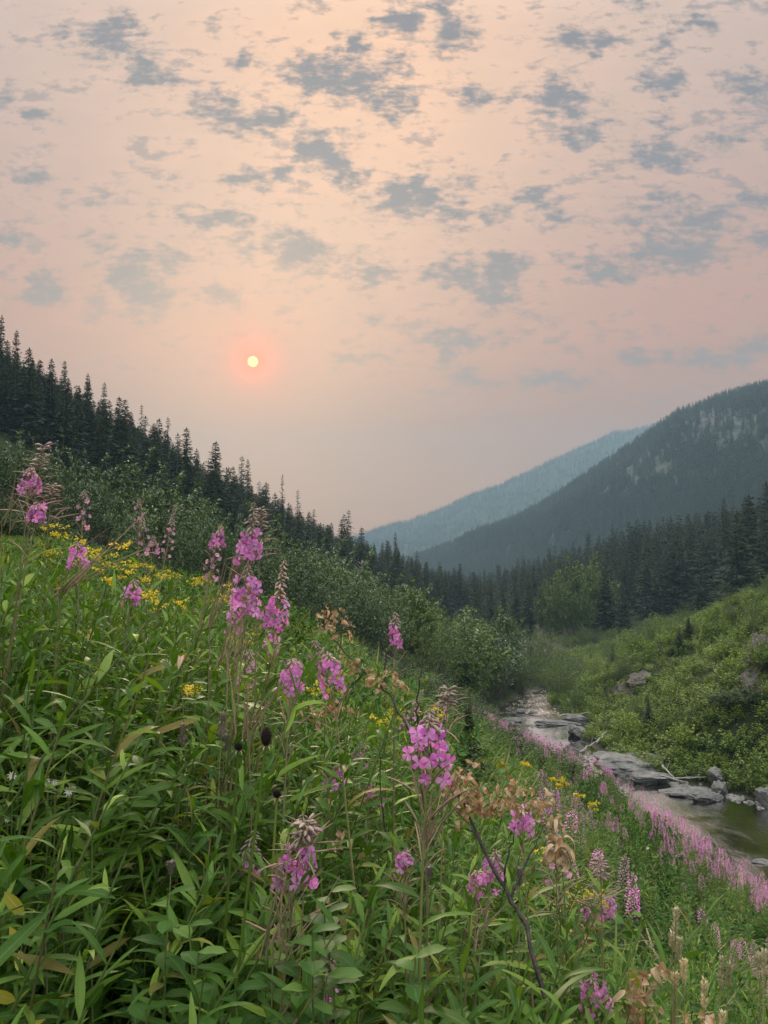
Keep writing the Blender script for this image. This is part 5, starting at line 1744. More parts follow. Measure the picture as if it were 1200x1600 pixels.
def mat4(p, m3):
    mm = Matrix.Identity(4)
    for r_ in range(3):
        for c_ in range(3):
            mm[r_][c_] = float(m3[r_, c_])
        mm[r_][3] = float(p[r_])
    return mm


def place(name, me, parent, p, m3):
    o = bpy.data.objects.new(name, me)
    COL.objects.link(o)
    o.parent = parent
    o.matrix_local = mat4(p, m3)
    return o


def fireweed(px, py, d, label, nfl=12, fw=.034, zone=.07, pods=14, podlen=.055, podzone=.12, buds=.05, leaves=18, seed=0, pale=False, lean=None, group=None, spread=1.0, red=True, lean_top=None):
    """a flowering stem whose flower head centre shows at (px, py), d metres out"""
    r_ = np.random.default_rng(seed or int(px * 7 + py))
    C_ = at(px, py, d)
    lx = r_.normal(.05, .10) if lean is None else lean
    bx, by = C_[0] - lx, C_[1] + r_.normal(0, .05)
    gz = Hs(bx, by)
    # keep the stem long enough to stand in the growth
    top = C_ + np.array([lx * .12, 0, zone * .5 + buds])
    h_ = top[2] - gz
    root = empty('fireweed', (bx, by, gz - .02), label, 'wildflower', group or 'fireweed in flower')
    n_ = 12
    t_ = np.linspace(0, 1, n_)
    cur = np.stack([(top[0] - bx) * t_ ** 1.7, (top[1] - by) * t_ ** 1.5, h_ * t_], 1)
    cur += np.stack([np.sin(t_ * 5 + seed), np.cos(t_ * 4 + px), 0 * t_], 1) * .006
    g_ = Geo()
    V_, F_, U_ = tube(cur, np.interp(t_, [0, .7, 1], [.0042, .0030, .0008]), 6)
    g_.add(V_, F_, .5, 0, U_)
    link('stem', g_.mesh('stem', M['redstem' if red else 'stem'], True), root)
    ln = float(np.sum(np.linalg.norm(np.diff(cur, axis=0), axis=1)))
    f_fl0, f_fl1 = 1 - (buds + zone) / ln, 1 - buds / ln
    f_pod0 = max(.2, f_fl0 - podzone / ln)
    # flowers
    a0 = r_.uniform(0, 6.28)
    nfl = int(nfl * 1.3)
    fw = fw * .70
    for k in range(nfl):
        f = f_fl0 + (f_fl1 - f_fl0) * (k + r_.uniform(0, .6)) / max(nfl, 1)
        p = along(cur, f)
        a = a0 + k * GA + r_.normal(0, .3)
        e = -.05 + .25 * r_.normal()
        dv = np.array([math.cos(a) * math.cos(e), math.sin(a) * math.cos(e), math.sin(e)])
        s_ = fw * r_.uniform(.85, 1.15)
        off = dv * (min(zone, .055) * .30 + fw * .40) * spread * .85 * (1.15 - .5 * (f - f_fl0) / max(f_fl1 - f_fl0, 1e-6))
        face = unit(dv + np.array([0, -.75, .1]) + r_.normal(0, .25, 3))      # blooms nod toward the open valley side
        fam = PALEFL_ME if pale else FLOWER_ME
        m3 = frames(face[None], (0, 0, 1), s_, np.array([r_.uniform(-.5, .5)]))[0]
        place('flower', fam[int(r_.integers(0, len(fam)))], root, p + off, m3)
    # pods
    for k in range(pods):
        f = f_pod0 + (f_fl0 - f_pod0) * (k + r_.uniform(0, .8)) / max(pods, 1)
        p = along(cur, f)
        a = a0 + k * GA
        e = r_.uniform(.35, 1.15)
        dv = np.array([math.cos(a) * math.cos(e), math.sin(a) * math.cos(e), math.sin(e)])
        m3 = frames(dv[None], (0, 0, 1), podlen * r_.uniform(.6, 1.2))[0]
        place('seed_pod', POD_ME[int(r_.integers(0, 3))], root, p, m3)
    # bud spike
    if buds > 0.005:
        bg = Geo()
        nb = int(10 + buds * 320)
        T = bud_geo(.016)
        for k in range(nb):
            f = f_fl1 + (1 - f_fl1) * (k + .5) / nb
            p = along(cur, f)
            a = k * GA
            dd = np.array([[math.cos(a), math.sin(a), r_.uniform(-.5, .1)]])
            bg.stamp(T, p[None], frames(dd, (0, 0, 1), (1.25 - .7 * (k / nb)) * r_.uniform(.8, 1.3)), [r_.uniform(0, 1)])
        link('bud_spike', bg.mesh('bud_spike', M['bud'], True), root)
    # leaves
    if leaves:
        fl_ = np.linspace(max(.12, 1 - .95 / max(ln, .3)), max(f_pod0 - .02, .35), leaves)
        for k, f in enumerate(fl_):
            p = along(cur, f)
            a = a0 + k * GA
            e = r_.uniform(.1, .75)
            dv = np.array([math.cos(a) * math.cos(e), math.sin(a) * math.cos(e), math.sin(e)])
            m3 = frames(dv[None], (0, 0, 1), r_.uniform(.08, .13), np.array([r_.normal(0, .3)]))[0]
            place('leaf', LEAF_ME[int(r_.integers(0, len(LEAF_ME)))], root, p, m3)
    return root


for k, (px, py, d, lab, kw) in enumerate(HERO):
    fireweed(px, py, d, lab, seed=700 + k, **kw)

# tall seeded stalk on the left and grey seed stalks
def seed_stalk(px, py_top, d, label, L=.22, seed=0, lean=.05):
    r_ = np.random.default_rng(seed + 900)
    top = at(px, py_top, d)
    bx, by = top[0] - lean, top[1]
    gz = Hs(bx, by)
    root = empty('seeded_stalk', (bx, by, gz - .02), label, 'seeded stalk')
    t_ = np.linspace(0, 1, 12)
    h_ = top[2] - gz
    cur = np.stack([lean * t_ ** 2, np.zeros(12), h_ * t_], 1)
    g_ = Geo()
    V_, F_, U_ = tube(cur, np.linspace(.0035, .001, 12), 5)
    g_.add(V_, F_, .5, 0, U_)
    link('stem', g_.mesh('stem', M['redstem'], True), root)
    for k in range(26):
        f = 1 - L / h_ * (k + .5) / 26
        p = along(cur, f)
        a = k * GA
        dv = np.array([math.cos(a), math.sin(a) * .8, r_.uniform(-.3, .5)])
        m3 = frames(dv[None], (0, 0, 1), (.028 + .045 * (k / 26)) * r_.uniform(.7, 1.2))[0]
        o = place('seed_pod', POD_ME[int(r_.integers(0, 3))], root, p, m3)
    bg = Geo()
    T = bud_geo(.02)
    for k in range(24):
        f = 1 - .35 * L / h_ * k / 24
        a = k * GA + 1
        dd = np.array([[math.cos(a), math.sin(a), r_.uniform(0, .9)]])
        bg.stamp(T, along(cur, f)[None], frames(dd, (0, 0, 1), r_.uniform(.7, 1.2)), [r_.uniform(0, 1)])
    link('bud_spike', bg.mesh('bud_spike', M['bud'], True), root)


seed_stalk(70, 682, 1.7, 'tall tan stalk with curled seed pods at the left, bending right', .16, 1, .12)
seed_stalk(82, 745, 1.8, 'grey tan stalk with drooping pods right of the two left pink heads', .10, 2, .05)
seed_stalk(408, 782, 1.9, 'pale grey seeded tip standing over the big upper pink head', .13, 3, .02)
seed_stalk(700, 1060, 1.5, 'pale stalk with long drooping buds above the large bright head', .09, 4, .04)
seed_stalk(480, 1262, 1.15, 'pale bud stalk rising above the large low pink head', .06, 5, .03)
seed_stalk(938, 1330, 1.7, 'pale stalk with curling pods right of the fanned withered leaves', .12, 6, .0)
seed_stalk(868, 1290, 1.65, 'whitish seeding stalk under the fanned withered leaves', .16, 7, .0)


# ---- goldenrod
def goldenrod(px, py, d, label, n=46, w_=.05, hh=.06, seed=0):
    r_ = np.random.default_rng(seed + 1200)
    C_ = at(px, py, d)
    bx, by = C_[0] + r_.normal(0, .05), C_[1]
    gz = Hs(bx, by)
    root = empty('goldenrod', (bx, by, gz - .02), label, 'wildflower', 'yellow goldenrod')
    t_ = np.linspace(0, 1, 8)
    h_ = C_[2] - gz
    cur = np.stack([(C_[0] - bx) * t_, np.zeros(8), h_ * t_], 1)
    g_ = Geo()
    V_, F_, U_ = tube(cur, np.linspace(.003, .001, 8), 5)
    g_.add(V_, F_, .5, 0, U_)
    link('stem', g_.mesh('stem', M['stem'], True), root)
    fg = Geo()
    P_, D_, S_ = [], [], []
    for k in range(7):
        a = r_.uniform(0, 6.28)
        ln = w_ * r_.uniform(.5, 1.1)
        p0 = np.array([C_[0] - bx, 0, h_]) + np.array([0, 0, hh * r_.uniform(-.6, .2)])
        d_ = np.array([math.cos(a), math.sin(a), r_.uniform(.2, .9)])
        m = n // 7 + 4
        s_ = np.sort(r_.uniform(.2, 1, m))
        P_.append(p0 + d_ * ln * s_[:, None] + np.array([0, 0, -1]) * (ln * s_ ** 2 * .4)[:, None] + r_.normal(0, .003, (m, 3)))
        D_.append(r_.normal(0, .6, (m, 3)) + np.array([0, 0, .8]))
        S_.append(r_.uniform(.005, .010, m) * max(1, d / 2.6))
    P_, D_, S_ = map(np.concatenate, (P_, D_, S_))
    fg.stamp(leaf_cheap(.8, .3, .1), P_, frames(D_, (0, 0, 1), S_), r_.uniform(0, 1, len(P_)))
    link('flower_plume', fg.mesh('flower_plume', M['yellow']), root)
    lf = Geo()
    c, p, m3, kk, rn = leafy(seed, h_, 36, .07, LANCE_LO, t0=.2, t1=.93, curve=cur, rise=.5)
    for q in range(2):
        m_ = kk == q
        lf.stamp(LANCE_LO[q], p[m_], m3[m_], rn[m_])
    link('foliage', lf.mesh('foliage', M['goldleaf'], True), root)
    return root


for k, (px, py, d, lab) in enumerate(GR):
    big = d > 5
    goldenrod(px, py, d, lab, 90 if big else 60, .05 * (1.25 if big else 1.0), .06 * (1.2 if big else .9), k)


for k in range(9):
    px = rg.uniform(55, 420)
    goldenrod(px, np.interp(px, [0, 100, 200, 330], [830, 846, 872, 905]) + rg.uniform(-6, 45), rg.uniform(2.0, 3.2), 'small goldenrod plume scattered through the goldenrod patch on the left', 22, .03, .04, 100 + k)

# ---- the bare dark branch that crosses the slope, and its withered leaf clusters
def branch_line(pts, r0, r1, name, parent=None, base_=None, mat='blackbark', knots=3):
    P_ = np.array([at(*p) for p in pts])
    k = np.linspace(0, len(P_) - 1, len(P_) * knots)
    C_ = np.stack([np.interp(k, np.arange(len(P_)), P_[:, q]) for q in range(3)], 1)
    C_[1:-1] = (C_[:-2] + 2 * C_[1:-1] + C_[2:]) / 4
    C_ += rg.normal(0, .0016, C_.shape)
    g_ = Geo()
    V_, F_, U_ = tube(C_ - base_, np.linspace(r0, r1, len(C_)) * (1 + .18 * np.sin(np.arange(len(C_)) * 2.3)), 7)
    g_.add(V_, F_, .5, 0, U_)
    return link(name, g_.mesh(name, M[mat], True), parent)


def dry_cluster(px, py, d, label, n=22, w_=.05, L=.045, group='withered leaf clusters', stem_to=None, droop=.9):
    r_ = np.random.default_rng(int(px * 3 + py))
    C_ = at(px, py, d)
    gz = Hs(C_[0], C_[1])
    root = empty('withered_shoot', (C_[0], C_[1], gz - .02), label, 'withered plant', group)
    h_ = C_[2] - gz
    t_ = np.linspace(0, 1, 7)
    cur = np.stack([.03 * np.sin(t_ * 3), np.zeros(7), h_ * t_], 1)
    g_ = Geo()
    V_, F_, U_ = tube(cur, np.linspace(.0022, .0012, 7), 5)
    g_.add(V_, F_, .5, 0, U_)
    link('stem', g_.mesh('stem', M['stem'], True), root)
    n = int(n * 1.4)
    for k in range(n):
        p = along(cur, 1 - r_.uniform(0, w_ * 1.0 / h_)) + r_.normal(0, w_ * .28, 3) * np.array([1.3, 1, .7]) + np.array([0, 0, w_ * .25])
        a = r_.uniform(0, 6.28)
        dv = np.array([math.cos(a), math.sin(a), r_.uniform(-droop, .5)])
        m3 = frames(dv[None], (0, 0, 1), L * .8 * r_.uniform(.5, 1.2), np.array([r_.uniform(-1.2, 1.2)]))[0]
        place('withered_leaf', DRY_ME[int(r_.integers(0, 4))], root, p, m3)
    return root


b0 = at(815, 1430, 1.25)
gz = Hs(b0[0], b0[1])
root = empty('dead_branch', (b0[0], b0[1], gz), 'long dark bare branch slanting up across the slope to curled brown leaves', 'dead branch')
base_ = np.array([b0[0], b0[1], gz])
branch_line([(850, 1560, 1.15), (822, 1440, 1.22), (797, 1407, 1.28), (770, 1353, 1.32), (743, 1300, 1.36), (720, 1247, 1.4), (683, 1190, 1.44), (645, 1150, 1.5), (620, 1110, 1.54), (600, 1070, 1.58), (567, 1050, 1.62), (540, 1022, 1.66), (523, 1000, 1.68), (500, 975, 1.7), (490, 950, 1.72)],
            .0036, .0009, 'main_branch', root, base_)
for pts, r0 in (([(600, 1070, 1.58), (604, 1030, 1.6), (596, 1000, 1.6), (582, 962, 1.6)], .0022), ([(683, 1190, 1.44), (655, 1135, 1.44), (642, 1130, 1.44)], .0018), ([(654, 1130, 1.46), (652, 1095, 1.46), (655, 1060, 1.46), (663, 1018, 1.46)], .0020),
                ([(720, 1247, 1.4), (700, 1215, 1.38), (690, 1195, 1.36)], .0016), ([(743, 1300, 1.36), (700, 1290, 1.4), (690, 1280, 1.4)], .0012), ([(770, 1353, 1.32), (735, 1290, 1.35), (700, 1255, 1.36)], .0014),
                ([(797, 1407, 1.28), (785, 1370, 1.3), (800, 1320, 1.3), (805, 1290, 1.3)], .0022), ([(600, 1070, 1.58), (580, 1080, 1.6), (560, 1105, 1.62), (552, 1140, 1.64)], .0012), ([(567, 1050, 1.62), (540, 1085, 1.64), (510, 1120, 1.66)], .0016),
                ([(523, 1000, 1.68), (526, 990, 1.7), (540, 985, 1.7), (553, 978, 1.7)], .0014), ([(797, 1407, 1.28), (830, 1330, 1.32), (850, 1290, 1.34)], .0022), ([(600, 1300, 1.5), (592, 1200, 1.5), (595, 1165, 1.5), (610, 1185, 1.5), (628, 1200, 1.5)], .0012)):
    branch_line(pts, r0, r0 * .35, 'twig', root, base_)
for px, py, d, n in ((510, 968, 1.68, 9), (522, 962, 1.68, 6), (532, 985, 1.66, 7), (548, 985, 1.7, 3), (545, 1035, 1.62, 8), (605, 1060, 1.56, 9), (585, 1062, 1.58, 9), (497, 1110, 1.66, 8), (530, 1108, 1.66, 8), (715, 1218, 1.38, 20), (732, 1232, 1.38, 18), (723, 1262, 1.36, 14), (790, 1240, 1.36, 16), (775, 1252, 1.36, 12), (838, 1250, 1.38, 16), (808, 1240, 1.4, 12), (745, 1258, 1.38, 12)):
    P_ = at(px, py, d)
    for k in range(int(n * 1.9)):
        p = P_ - base_ + rg.normal(0, .013, 3) * np.array([1.2, .8, 1])
        a = rg.uniform(0, 6.28)
        dv = np.array([math.cos(a), math.sin(a), rg.uniform(-1.2, .4)])
        m3 = frames(dv[None], (0, 0, 1), rg.uniform(.013, .028), np.array([rg.uniform(-1.2, 1.2)]))[0]
        place('withered_leaf', DRY_ME[int(rg.integers(0, 4))], root, p, m3)

dry_cluster(872, 1302, 1.6, 'fan of drooping tan withered leaves on a tall stalk', 16, .035, .05)
dry_cluster(1000, 1512, 1.45, 'cluster of curled brown withered leaves low on the right', 20, .05, .05)
dry_cluster(986, 1555, 1.5, 'tan withered leaves hanging under the curled cluster on the right', 14, .035, .045)
dry_cluster(1082, 1578, 1.3, 'tan withered leaves at the bottom edge among grass heads', 14, .045, .05)
dry_cluster(903, 1432, 1.9, 'pale withered leaves left of the lower goldenrod', 14, .05, .045)
dry_cluster(926, 1392, 2.0, 'brown tipped withered leaves touching the lower goldenrod', 8, .03, .045)
dry_cluster(280, 1012, 1.7, 'single pinkish withered leaf in the left of the middle slope', 3, .02, .05)
dry_cluster(515, 1232, 1.9, 'small tan withered tuft left of the dead twig stump', 6, .025, .04)
dry_cluster(570, 1222, 1.9, 'curled brown leaf right of the pink head on a thin stem', 6, .03, .04)
dry_cluster(515, 1290, 1.7, 'rust brown withered tuft in the deep green at the centre', 7, .03, .04)
dry_cluster(860, 1262, 1.8, 'tan withered leaves hanging right of the half hidden pink head', 12, .04, .045)


# ---- dark seed cones (coneflower heads)
def cone_head(px, py, d, label, w_=.006, L=.03, seed=0, lean=-.12):
    C_ = at(px, py, d)
    bx = C_[0] + lean
    gz = Hs(bx, C_[1])
    root = empty('dark_cone_flower', (bx, C_[1], gz - .02), label, 'seed head', 'dark seed cones')
    h_ = C_[2] - gz
    t_ = np.linspace(0, 1, 9)
    cur = np.stack([-lean * t_ ** 1.3, 0 * t_, h_ * t_], 1)
    g_ = Geo()
    V_, F_, U_ = tube(cur, np.linspace(.0032, .0022, 9), 6)
    g_.add(V_, F_, .5, 0, U_)
    link('stem', g_.mesh('stem', M['grass'], True), root)
    tz = np.linspace(0, 1, 10)
    prof = w_ * np.sin(np.clip(tz * .93 + .07, 0, 1) * math.pi) ** .5
    g_ = Geo()
    V_, F_, U_ = tube(np.stack([cur[-1, 0] + 0 * tz, 0 * tz, h_ - .003 + L * tz], 1), prof, 12)
    g_.add(V_, F_, .5, 0, U_)
    n_ = 150
    kk = np.arange(n_)
    zz = (kk + .5) / n_
    aa = kk * GA
    pr = np.interp(zz, tz, prof) * .95
    P_ = np.stack([cur[-1, 0] + pr * np.cos(aa), pr * np.sin(aa), h_ - .003 + L * zz], 1)
    D_ = np.stack([np.cos(aa), np.sin(aa), 0 * aa + .5], 1)
    g_.stamp(leaf_cheap(.5, .1, 0), P_, frames(D_, (0, 0, 1), .0035))
    link('cone', g_.mesh('cone', M['cone']), root)
    g_ = Geo()
    for k in range(7):
        a = k * .9
        g_.stamp(leaf_template(4, .2, 1.8, .2), np.array([[cur[-1, 0] + .004 * math.cos(a), .004 * math.sin(a), h_ - .003]]), frames(np.array([[math.cos(a), math.sin(a), -.1]]), (0, 0, 1), .012))
    link('sepals', g_.mesh('sepals', M['straw']), root)
    return root


cone_head(416, 1140, 1.15, 'tallest dark brown cone on a long bare green stem', .0075, .026)
cone_head(373, 1150, 1.3, 'smaller dark cone left of the tallest one', .0065, .012, lean=-.06)
cone_head(433, 1224, 1.3, 'round dark cone lower right of the tallest one', .006, .012, lean=-.05)


# ---- fluffy tan seed heads and timothy style grass heads
def spike_head(px, py, d, label, L=.05, w_=.008, lean=.05, mat='seedhead', seed=0, n=120, name='grass_stalk', cat='grass stalk', fl=.008):
    r_ = np.random.default_rng(seed + 77)
    C_ = at(px, py, d)
    bx = C_[0] - lean
    gz = Hs(bx, C_[1])
    root = empty(name, (bx, C_[1], gz - .02), label, cat)
    h_ = C_[2] - gz
    t_ = np.linspace(0, 1, 10)
    cur = np.stack([lean * t_ ** 1.8, 0 * t_, h_ * t_], 1)
    g_ = Geo()
    V_, F_, U_ = tube(cur, np.linspace(.0018, .0009, 10), 5)
    g_.add(V_, F_, .5, 0, U_)
    link('stem', g_.mesh('stem', M['straw'], True), root)
    f = 1 - (L / h_) * r_.uniform(0, 1, n)
    a = r_.uniform(0, 6.28, n)
    prof = w_ * np.sin(np.clip((1 - f) / (L / h_), .05, .98) * math.pi) ** .6 * .55 * (.75 + .5 * np.sin(f * 260))
    P_ = along(cur, f) + np.stack([np.cos(a), np.sin(a), 0 * a], 1) * prof[:, None] * .7
    D_ = np.stack([np.cos(a), np.sin(a), 1.3 + 0 * a], 1)
    hd = Geo()
    hd.stamp(leaf_cheap(.35, .3, 0), P_, frames(D_, (0, 0, 1), fl * r_.uniform(.7, 1.3, n)), r_.uniform(0, 1, n))
    link('seed_head', hd.mesh('seed_head', M[mat]), root)
    bl = Geo()
    for k in range(3):
        aa_ = r_.uniform(0, 6.28)
        bl.stamp(BLADE[1], along(cur, .2 + .2 * k)[None], frames(np.array([[math.cos(aa_), math.sin(aa_), 1.0]]), (0, 0, 1), .22), [r_.uniform(0, 1)])
    link('blade', bl.mesh('blade', M['grass'], True), root)


for k, (px, py, d, L, w_, ln, lab) in enumerate((
    (1056, 1402, 1.35, .045, .010, .05, 'tallest pale grass head on the lower right'), (1050, 1440, 1.4, .03, .009, .03, 'pale grass head just under the tallest one'), (1062, 1450, 1.38, .035, .008, .08, 'short pale grass head leaning right below the tallest'),
    (1068, 1482, 1.3, .035, .010, .02, 'beaded pale grass head in the middle of the lower right group'), (1054, 1505, 1.35, .02, .007, -.02, 'small grass head left of the beaded one'), (1128, 1478, 1.4, .055, .009, .08, 'slender curved grass head right of the beaded one'),
    (1140, 1490, 1.4, .04, .010, .10, 'curved pale grass head beside the slender one'), (1100, 1512, 1.3, .045, .008, .03, 'drooping grass head low in the lower right group'), (1194, 1465, 1.4, .05, .010, .06, 'pale grass head at the right edge'),
    (1188, 1475, 1.42, .03, .010, .05, 'second pale grass head at the right edge'), (1130, 1562, 1.2, .05, .007, .14, 'long arching grass head near the bottom right corner'))):
    spike_head(px, py, d, lab, L, w_, ln, 'seedhead', k)
for k, (px, py, d, L, w_, lab) in enumerate(((347, 1100, 1.5, .05, .016, 'fluffy tan seed head left of the tallest dark cone'), (286, 1118, 1.6, .045, .014, 'smaller fluffy tan seed head farther left'), (355, 1135, 1.6, .03, .010, 'faded fluffy seed head below the first one'),
                                             (268, 1330, 1.3, .02, .010, 'tiny whitish tuft in the shade on the left'), (812, 1340, 1.35, .03, .008, 'narrow pale seed head right of the dark twig'), (670, 1338, 1.35, .022, .009, 'greenish seed head right of the fishbone pods'))):
    spike_head(px, py, d, lab, L, w_, .02, 'fluff', 50 + k, 260, 'fluffy_seed_head', 'seed head', .007)

# tangles of bare tan stalks
def straw_tangle(px, py, d, label, n=16, L=.22, seed=0, dirx=.5, spread=.5):
    r_ = np.random.default_rng(seed + 31)
    C_ = at(px, py, d)
    gz = Hs(C_[0], C_[1])
    root = empty('dry_stalks', (C_[0], C_[1], gz - .02), label, 'dry stalks')
    h_ = C_[2] - gz
    n = int(n * .65)
    for k in range(n):
        a = r_.normal(0, spread)
        dv = unit(np.array([dirx + a, r_.normal(0, .25), 1.0]))
        q = np.array([[0, 0, 0], [.01 * r_.normal(), 0, h_ * .6], [.01 * r_.normal(), 0, h_]])
        m_ = q[-1] + dv * L * r_.uniform(.5, 1.0)
        mid_ = (q[-1] + m_) / 2 + r_.normal(0, .008, 3)
        g_ = Geo()
        pts = np.array([q[0], q[1], q[2], mid_, m_]) if k < 1 else np.array([q[2] + dv * .0 - np.array([0, 0, .03 * k / n]), mid_, m_])
        V_, F_, U_ = tube(pts, np.linspace(.0015, .0007, len(pts)), 4)
        g_.add(V_, F_, .5, 0, U_)
        link('stalk', g_.mesh('stalk', M['pod' if r_.random() < .6 else 'straw'], True), root)


straw_tangle(420, 1450, 1.1, 'fan of tan dry stalks under the large low pink head', 16, .14, 1, .45, .3)
straw_tangle(665, 1280, 1.2, 'fan of tan and rosy dry stalks below the large bright head', 14, .13, 2, .35, .4)
straw_tangle(385, 1120, 1.5, 'tangle of dry stalks beside the dark cones', 16, .16, 3, .4, .5)
straw_tangle(350, 1010, 1.6, 'slanting dry stalks left of the round central head', 12, .16, 4, .6, .3)
straw_tangle(330, 950, 1.7, 'dry stalks leaning into the widest pink head', 12, .16, 5, .6, .3)
straw_tangle(360, 880, 1.8, 'upright dry stalks between the upper pink heads', 10, .13, 6, .4, .3)
straw_tangle(90, 905, 1.7, 'pale dry grass sweeping across the left in front of the goldenrod', 14, .26, 7, 1.4, .5)
straw_tangle(10, 800, 1.6, 'pale dry stalks at the left edge under the pink heads', 10, .12, 8, .5, .5)

# ---- yellow leaved sprig, white starwort flowers, big leaved herbs
C_ = at(38, 1430, 1.05)
gz = Hs(C_[0], C_[1])
root = empty('yellow_sprig', (C_[0], C_[1], gz), 'sprig of bright yellow leaves in the dark lower left corner', 'plant')
h_ = C_[2] - gz
cur = np.stack([np.linspace(-.06, .0, 8), 0 * np.linspace(0, 1, 8), np.linspace(0, h_, 8)], 1)
g = Geo()
g.add(*[q if i != 2 else q for i, q in enumerate((tube(cur, np.linspace(.002, .001, 8), 5)[0], tube(cur, np.linspace(.002, .001, 8), 5)[1]))])
link('stem', g.mesh('stem', M['stem'], True), root)
for k in range(11):
    a = rg.uniform(0, 6.28)
    dv = np.array([math.cos(a), math.sin(a), rg.uniform(0.1, 1.4)])
    m3 = frames(dv[None], (0, -1, .3), rg.uniform(.028, .042))[0]
    place('leaf', YEL_ME[k % 2], root, along(cur, 1 - .012 * k / h_ * 3), m3)
for k in range(8):
    px, py = ((20, 1212), (108, 1236), (116, 1232), (86, 1222), (75, 1220), (50, 1232), (12, 1280), (1012, 1325))[k]
    d = 1.35 if k < 7 else 3
    C_ = at(px, py, d)
    gz = Hs(C_[0], C_[1])
    root = empty('white_wildflower', (C_[0], C_[1], gz), 'tiny white star flower in the shade at the left, ' + ('near the edge', 'larger of a pair', 'smaller of a pair', 'above the pair', 'left of the pair', 'between the edge and the pair', 'lowest one by the edge', 'alone on the lower right slope')[k] if k < 7 else 'tiny white flower alone on the lower right slope', 'wildflower')
    h_ = C_[2] - gz
    g = Geo()
    V_, F_, U_ = tube(np.array([(0, 0, 0), (.01, 0, h_ * .5), (0, 0, h_)]), [.0015, .0012, .001], 4)
    g.add(V_, F_, .5, 0, U_)
    link('stem', g.mesh('stem', M['stem'], True), root)
    g = Geo()
    for q in range(9):
        a = q * .698
        g.stamp(leaf_template(3, .3, .3, .1), np.array([[0, 0, h_]]), frames(np.array([[math.cos(a), -.4, math.sin(a)]]), (0, -1, .2), .010 if k in (0, 1) else .007))
    link('petals', g.mesh('petals', M['white']), root)

# ---- leafy shoots: single plants nearest the path, each leaf its own piece
SH_X, SH_Y = slope_points(2600, 1.12, 2.9, np.random.default_rng(8), .7)
SH_Z = H(SH_X, SH_Y)
lim = canopy_limit(SH_X, SH_Y)
hh = np.minimum(np.random.default_rng(9).uniform(.85, 1.4, 2600), lim - SH_Z - np.random.default_rng(10).uniform(0, .12, 2600))
ok = (hh > .42) & (SH_X > -.56 * SH_Y - .1) & (SH_X < .54 * SH_Y + .05)
SH_X, SH_Y, SH_Z, hh = SH_X[ok], SH_Y[ok], SH_Z[ok], hh[ok]
o_ = np.argsort(np.hypot(SH_X, SH_Y))
chosen = []
for k in o_:
    if all((SH_X[k] - SH_X[q]) ** 2 + (SH_Y[k] - SH_Y[q]) ** 2 > (.075 if SH_Y[k] < 2 else .10) ** 2 for q in chosen):
        chosen.append(k)
    if len(chosen) >= 270:
        break
print('leafy shoots', len(chosen))
LABS = ((-99, 'leafy green shoot on the slope at the lower left', 'leafy shoots at the lower left'), (-.12, 'leafy green shoot in the lower middle of the slope', 'leafy shoots in the lower middle'), (.25, 'leafy green shoot at the lower right of the near slope', 'leafy shoots at the lower right'))
nl = 0
for c_, k in enumerate(chosen):
    r_ = np.random.default_rng(5000 + c_)
    f = SH_X[k] / SH_Y[k]
    lab = [q for q in LABS if f > q[0]][-1]
    near_ = SH_Y[k] < 1.75
    h_ = float(hh[k])
    root = empty('leafy_shoot', (SH_X[k], SH_Y[k], SH_Z[k] - .02), lab[1] + (', near row' if near_ else ', farther row'), 'plant', lab[2])
    lean = (r_.normal(.26 if f < .1 else .12, .10), r_.normal(0, .06))
    broad = (.5 * f < -.2 and r_.random() < .25)
    n_ = 26
    c, p, m3, kk, rn = leafy(6000 + c_, h_, n_, r_.uniform(.064, .096), LANCE, lean=lean, t0=max(.1, 1 - .42 / h_), rise=.6)
    g_ = Geo()
    V_, F_, U_ = tube(c, np.linspace(.0036, .0015, len(c)), 5)
    g_.add(V_, F_, .5, 0, U_)
    link('stem', g_.mesh('stem', M['stem'], True), root)
    for q in range(n_):
        place('leaf', LEAF_ME[int(r_.integers(0, len(LEAF_ME)))], root, p[q], m3[q] * r_.uniform(.7, 1.2))
        nl += 1
print('leaves', nl)

# big rounded leaves low at the left and in the centre
for k in range(16):
    px, py = ((95, 1395, 150, 1500)[0] + rg.uniform(-80, 500), rg.uniform(1380, 1600))
    d = rg.uniform(1.0, 1.3)
    C_ = at(px, py, d)
    gz = Hs(C_[0], C_[1])
    root = empty('broadleaf_plant', (C_[0], C_[1], gz), 'low plant with rounded leaves in the shade between the shoots', 'plant', 'round leaved plants in the shade')
    h_ = C_[2] - gz
    c = stem_curve(h_, (rg.normal(0, .05), 0))
    g = Geo()
    V_, F_, U_ = tube(c, np.linspace(.003, .0012, len(c)), 5)
    g.add(V_, F_, .5, 0, U_)
    link('stem', g.mesh('stem', M['stem'], True), root)
    for q in range(9):
        f = 1 - .16 / h_ * q / 9
        a = q * GA
        dv = np.array([math.cos(a), math.sin(a), rg.uniform(0, .5)])
        m3 = frames(dv[None], (0, 0, 1), rg.uniform(.03, .052))[0]
        place('leaf', BROAD_ME[q % 2], root, along(c, f), m3)

# ---- small dark fir in front of the pool
P_ = at(737, 1130, 7.0)
fx_, fy_ = P_[0], P_[1]
gz = Hs(fx_, fy_)
s_, f_ = conifer(91, 1.9, .95, 20, 8, .10, .20, 0, .02)
plant_thing('fir_sapling', [('trunk', s_.mesh('fir_trunk', M['bark'], True)), ('crown', f_.mesh('fir_crown', M['conifer']))], (fx_, fy_, gz), .4, (.36, .36, (at(737, 1102, 7.0)[2] - gz) / 1.9), 'small bushy dark fir on the flower slope in front of the pool', 'tree')

